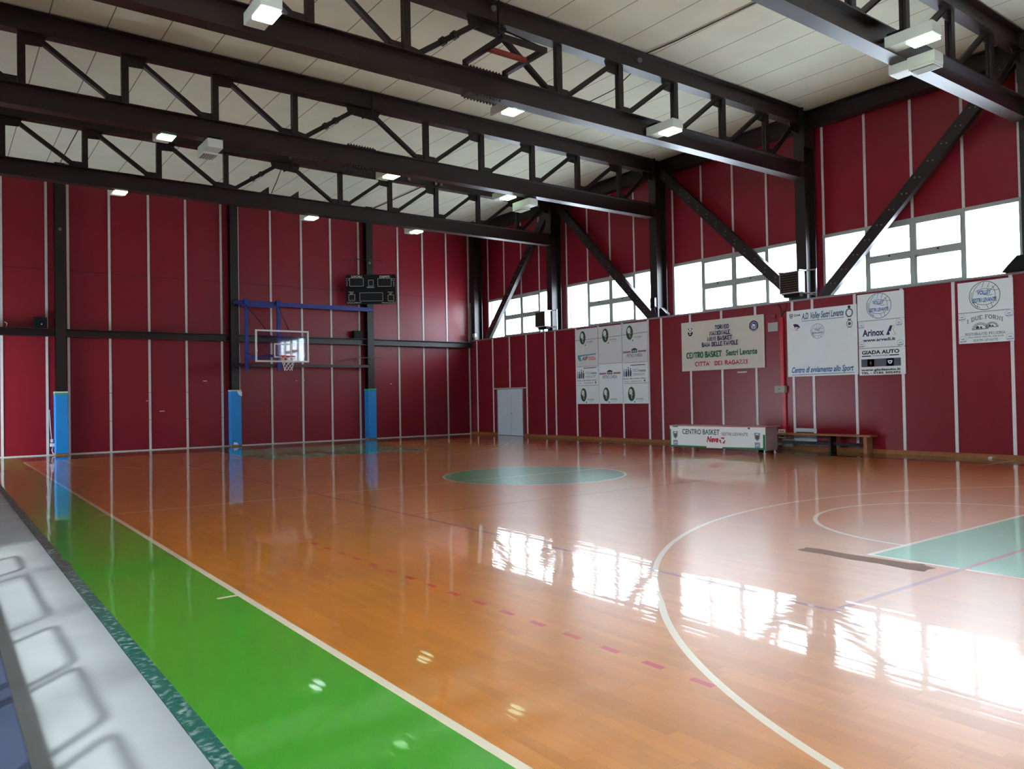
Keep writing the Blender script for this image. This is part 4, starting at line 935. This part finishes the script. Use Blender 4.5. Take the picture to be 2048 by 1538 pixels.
text('lettering', PT, 'CENTRO BASKET', .38, 1.50, .475, .135, 'forest', t, bold=.012)
text('lettering', PT, 'SESTRI LEVANTE', 1.56, 2.30, .46, .08, 'forest', t, bold=.0)
text('lettering', PT, 'Neve', 1.12, 1.47, .285, .15, 'crimson', t, bold=.04, shear=.3)
a, z = 1.58, .33
I = []
for k in range(3):
    an = PI/2+k*2*PI/3; p = lambda q, r=.075: (a+r*math.cos(an+q), z+r*math.sin(an+q))
    I += [('ln', [p(.55), p(-.55)], .03, 0), ('poly', [(p(-.35, .10)), (p(-.35, .035)), (p(-1.0, .075))], 0)]
shp(PT, I, 'recycling_emblem', ['crimson'], t)
for a in (.16, 2.55):
    z = .40
    shp(PT, [('poly', [(a-.08, z+.14), (a+.08, z+.14), (a+.065, z-.0), (a, z-.06), (a-.065, z)], 0), ('disc', (a, z+.035), .045, .055, 1), ('poly', [(a-.03, z+.12), (a+.03, z+.12), (a+.03, z+.09), (a-.03, z+.09)], 2), ('poly', [(a-.07, z-.22), (a+.07, z-.22), (a+.07, z-.09), (a-.07, z-.09)], 3), ('ln', [(a-.05, z-.15), (a+.05, z-.17)], .012, 2), ('ln', [(a-.04, z-.19), (a+.04, z-.12)], .01, 2)], 'club_crest', ['sky', 'brownface', 'board', 'paleink'], t)
# bench
t = thing('bench', 'long low brown wooden bench against the red wall behind the white table', 'bench', (16.2, -.8, 0))
b = NB(); box(b, (16.02, -2.14, .405), (16.36, 1.2, .445)); obj('seat', b, 'benchwood', t, .006)
b = NB(); bar(b, (16.2, 1.1, .20), (16.2, -2.0, .20), .04, .08); obj('stretcher', b, 'steel', t)
for y in (-1.98, -1.05, 1.05):
    b = NB(); lw_ = .045 if y < -1.5 else .03; box(b, (16.06, y-lw_, 0), (16.32, y+lw_, .405)); obj('leg', b, 'benchwood' if y < -1.5 else 'steel', t, .005)

# scraps on the floor by the skirting
b = NB(); prism(b, [(0, 0), (.06, 0), (.09, .03), (.04, .05), (-.01, .03)], (16.36, -4.60, .002), (16.40, -4.62, .002), (0, -1, 0), (0, 0, 1)); tag(obj('paper_scrap', b, 'white_strip'), 'crumpled white paper scrap on the floor at the skirting, far right', 'scrap')
b = NB(); box(b, (XR-.002, 1.66, 2.10), (XR-.0, 1.98, 2.14)); o = obj('tape_remnant', b, 'white_strip'); tag(o, 'short strip of pale tape on the red wall under the cream banner', 'tape')

# ------------------------------------------------------------------ basketball hoop
BY = 12.55; bx0, bx1, bz0, bz1 = 6.14, 7.90, 2.80, 3.83
t = thing('basketball_hoop', 'wall mounted basketball hoop with clear backboard on a blue steel frame', 'basketball hoop', (7.05, BY, bz0))
b = NB(); box(b, (bx0+.04, BY-.006, bz0+.04), (bx1-.04, BY+.006, bz1-.04)); bbd = obj('backboard', b, 'acrylic', t)
b = NB()
for (p, q) in (((bx0, bz0), (bx1, bz0+.05)), ((bx0, bz1-.05), (bx1, bz1)), ((bx0, bz0+.05), (bx0+.05, bz1-.05)), ((bx1-.05, bz0+.05), (bx1, bz1-.05))): box(b, (p[0], BY-.022, p[1]), (q[0], BY+.022, q[1]))
obj('border_frame', b, 'white_metal', bbd)
cxh = 7.03; b = NB()
for (p, q) in (((cxh-.295, 2.94), (cxh+.295, 2.985)), ((cxh-.295, 3.36), (cxh+.295, 3.405)), ((cxh-.295, 2.985), (cxh-.25, 3.36)), ((cxh+.25, 2.985), (cxh+.295, 3.36))): box(b, (p[0], BY-.010, p[1]), (q[0], BY-.0065, q[1]))
obj('target_square', b, 'white_metal', bbd)
b = NB(); box(b, (bx0+.02, BY-.03, 3.12), (bx0+.06, BY-.023, 3.2)); obj('sticker', b, 'chalk', bbd)
RX, RY, RZh = 7.06, BY-.38, 2.97
b = NB(); tube(b, [(RX+.24*math.cos(2*PI*i/32), RY+.24*math.sin(2*PI*i/32), RZh) for i in range(32)], .010, 8, True)
box(b, (RX-.10, RY+.20, RZh-.02), (RX+.10, BY-.01, RZh+.02)); box(b, (RX-.12, BY-.02, RZh-.12), (RX+.12, BY-.007, RZh+.05)); rim = obj('rim', b, 'orange', t)
b = NB(); n = 8; rows = 6
for i in range(n):
    for s in (-1, 1):
        P = []
        for k in range(rows+1):
            an = 2*PI*(i+s*k*.5)/n; rr = .24-.115*min(1, k/rows*1.15); P.append((RX+rr*math.cos(an), RY+rr*math.sin(an), RZh-.012-.45*k/rows))
        tube(b, P, .007, 5)
obj('net', b, 'net', rim)
b = NB(); box(b, (6.50, 15.22, 4.93), (11.45, 15.30, 5.08)); obj('top_rail', b, 'blue', t)
for xx, zz_ in ((6.42, 4.95), (11.50, 4.95), (6.42, 2.79), (11.50, 2.79)):
    b = NB(); box(b, (xx-.05, 15.24, zz_), (xx+.09, 15.458, zz_+.10)); obj('wall_bracket', b, 'blue' if zz_ > 4 else 'steel', t)
b = NB(); box(b, (6.56, 15.14, 4.86), (7.90, 15.20, 4.93)); obj('inner_rail', b, 'blue', t)
b = NB(); bar(b, (6.50, 15.30, 2.82), (11.45, 15.30, 2.82), .08, .10); obj('lower_rail', b, 'steel_worn', t)
for x in (6.70, 7.84):
    b = NB(); bar(b, (x, 15.16, 2.62), (x, 15.16, 5.14), .11, .09, (1, 0, 0)); box(b, (x-.075, 15.10, 4.95), (x+.075, 15.22, 5.12)); obj('upright', b, 'blue', t)
    xt = bx0+.55 if x < 7 else bx1-.55
    b = NB(); bar(b, (x, 15.12, 3.02), (xt, BY+.02, 3.0), .06, .06); bar(b, (x, 15.12, 3.25), (x+(xt-x)*.4, 15.12+(BY-15.12)*.4, 3.02), .04, .04); obj('support_arm', b, 'blue', t)
    b = NB(); tube(b, [(x, 15.12, 4.9), (xt, BY+.03, 3.6)], .012, 6); obj('stay_cable', b, 'steel', t)
b = NB(); bar(b, (bx0+.4, BY+.05, 3.0), (bx1-.4, BY+.05, 3.0), .06, .08); bar(b, (bx0+.5, BY+.05, 3.6), (bx1-.5, BY+.05, 3.6), .04, .04); bar(b, (7.03, BY+.05, 2.95), (7.03, BY+.05, 3.62), .06, .05, (1, 0, 0)); obj('board_carrier', b, 'blue', t)

# ------------------------------------------------------------------ scoreboard
S0 = V(10.53, 15.33, 0); sd = V(math.cos(math.radians(-33)), math.sin(math.radians(-33)), 0); SW, SZ0, SZ1 = 1.88, 5.17, 6.29
sn = V(sd.y, -sd.x, 0)
if sn.y > 0: sn = -sn
t = thing('scoreboard', 'black electronic scoreboard reading LOCALI and OSPITI, high on the far wall', 'scoreboard', tuple(S0+sd*.94+V(0, 0, SZ0)))
b = NB(); P = lambda a, d, z: S0+sd*a-sn*d+V(0, 0, z)
v = [b.verts.new(P(a, d, z)) for a in (0, SW) for d in (0, .10) for z in (SZ0, SZ1)]
for idx in ((0, 1, 3, 2), (4, 6, 7, 5), (0, 4, 5, 1), (2, 3, 7, 6), (0, 2, 6, 4), (1, 5, 7, 3)): b.faces.new([v[i] for i in idx])
obj('case', b, 'black', t)
PS = Plane(S0, sd, (0, 0, 1))
if PS.n.dot(sn) < 0: PS.n = -PS.n
def sx(u): return (u-315)/(1280-315)*SW
def sz(vv): return SZ1-(vv-770)/(1350-770)*(SZ1-SZ0)
def frame(u0, v0, u1, v1, name='display', w=.014, scr=True):
    x0, x1, z0, z1 = sx(u0), sx(u1), sz(v1), sz(v0)
    I = []
    if scr: I.append(('poly', [(x0, z0), (x1, z0), (x1, z1), (x0, z1)], 1))
    for (p, q) in (((x0, z0), (x1, z0)), ((x0, z1), (x1, z1)), ((x0, z0), (x0, z1)), ((x1, z0), (x1, z1))): I.append(('ln', [p, q], w, 0))
    shp(PS, I, name, ['grey_plastic', 'screen'], t)
for fr_ in ((388, 835, 653, 995), (932, 845, 1192, 1003), (752, 878, 845, 995), (580, 1128, 1025, 1290), (368, 1160, 485, 1275), (1125, 1175, 1238, 1290)): frame(*fr_)
for u in (340, 390, 445): frame(u, 1305, u+36, 1335, 'timeout_lamp', .01, False)
for u in (1130, 1180, 1230): frame(u, 1312, u+36, 1342, 'timeout_lamp', .01, False)
frame(325, 840, 370, 880, 'service_lamp', .01, False); frame(1210, 850, 1255, 890, 'service_lamp', .01, False)
def stext(s, u0, u1, vb, vt, **k): return text('lettering', PS, s, sx(u0), sx(u1), sz(vb), sz(vt)-sz(vb), 'chalk', t, **k)
stext('LOCALI', 423, 625, 822, 785, bold=.03); stext('OSPITI', 965, 1162, 835, 792, bold=.03); stext('PERIODO', 720, 865, 1032, 1010, bold=.01)
stext('FALLI', 368, 465, 1120, 1100); stext('SET', 390, 450, 1150, 1128); stext('FALLI', 1125, 1220, 1128, 1108); stext('SET', 1148, 1205, 1162, 1140)
stext('TIME OUT', 490, 608, 1332, 1312, bold=.02); stext('TIME OUT', 1000, 1120, 1338, 1318, bold=.02)
for k, ch in enumerate('BONUS'): stext(ch, 328, 345, 915+k*20, 899+k*20); stext(ch, 1235, 1252, 930+k*20, 914+k*20)
b = NB(); bar(b, S0+sd*.95+V(0, .06, 5.7), V(11.6, 15.45, 5.7), .06, .3); obj('mounting_arm', b, 'steel', t)
# antenna-like clamps on the scoreboard column
for z, l in ((6.95, 'thin metal clamp bar on the column above the scoreboard'), (3.16, 'thin metal clamp bar on the column below the hoop rail')):
    b = NB(); bar(b, (10.95, 15.40, z), (12.1, 15.36, z), .02, .03); bar(b, (10.95, 15.4, z-.12), (10.95, 15.4, z+.04), .02, .02)
    bar(b, (10.95, 15.4, z), (10.3, 15.38, z-.18), .02, .02); box(b, (11.52, 15.37, z-.03), (11.68, 15.456, z+.03))
    tag(obj('clamp_bar', b, 'steel_worn'), l, 'bar')
for (x, z, w) in ((5.45, 2.28, .07), (4.06, 1.28, .08), (3.60, 1.63, .03), (8.98, 2.30, .04), (8.70, 2.28, .03), (12.60, 2.15, .03)):
    b = NB(); box(b, (x-w, YF-.003, z-.012), (x+w, YF-.0005, z+.012)); obj('scuff', b, 'chalk', wf)
# boxes on the far girt
t = flood('wall_speaker', 'dark loudspeaker box on the girt beam at the far left', (.565, 15.56, 3.90), .36, .20, .33, cat='speaker')
b = NB(); cyl(b, (.60, 15.455, 4.02), (.60, 15.46, 4.02), .02); obj('badge', b, 'white_strip', t)
t = flood('wall_speaker', 'dark loudspeaker box on the girt beam left of the scoreboard column', (11.08, 15.56, 3.90), .36, .20, .30, cat='speaker')
b = NB(); cyl(b, (11.08, 15.455, 4.02), (11.08, 15.46, 4.02), .02); obj('badge', b, 'screen', t)
b = NB(); tube(b, [(-.30, 15.6, 3.90), (-.28, 15.58, 4.02), (-.34, 15.6, 4.06)], .015, 6); tag(obj('cable_end', b, 'cable'), 'short white cable end curling up from the girt beam at the left edge', 'cable')
# cable and junction box beside the leftmost column
t = thing('junction_box', 'white junction box with cables at the foot of the leftmost far column', 'electrical box', (.90, 15.6, .3))
b = NB(); box(b, (.82, 15.60, .27), (.96, 15.74, .37)); box(b, (.84, 15.64, .40), (.90, 15.74, .50)); obj('case', b, 'white_metal', t, .004)
b = NB(); tube(b, [(.81, 15.70, 1.4), (.83, 15.70, .9), (.86, 15.70, .5)], .011, 6); tube(b, [(.89, 15.66, .27), (.86, 15.64, .16), (.88, 15.62, .07), (.96, 15.6, .03)], .013, 6); obj('cable', b, 'cable', t)

# ------------------------------------------------------------------ tubular railing on the stand step (its shadow falls on the walkway)
RXX = -1.90
def loop(y0, y1, lab, zb=.40, zt=1.30):
    t = thing('guard_rail', lab, 'railing', (RXX, (y0+y1)/2, zb), 'tubular railings on the stand step')
    r = .10; P = []
    P += [(RXX, y0, zb), (RXX, y0, zt-r)]
    for i in range(1, 6): an = PI/2*i/6; P.append((RXX, y0+r*(1-math.cos(an)), zt-r+r*math.sin(an)))
    P += [(RXX, y0+r, zt), (RXX, y1-r, zt)]
    for i in range(1, 6): an = PI/2*i/6; P.append((RXX, y1-r+r*math.sin(an), zt-r+r*math.cos(an)))
    P += [(RXX, y1, zt-r), (RXX, y1, zb)]
    b = NB(); tube(b, P, .028, 10); obj('tube', b, 'rail', t)
loop(-4.0, -3.2, 'hooped guard rail farthest along the stand step'); loop(-6.05, -4.3, 'long hooped guard rail second along the stand step'); loop(-7.35, -6.38, 'hooped guard rail third along the stand step'); loop(-8.4, -7.45, 'hooped guard rail fourth along the stand step'); loop(-9.3, -8.6, 'hooped guard rail nearest the camera on the stand step')
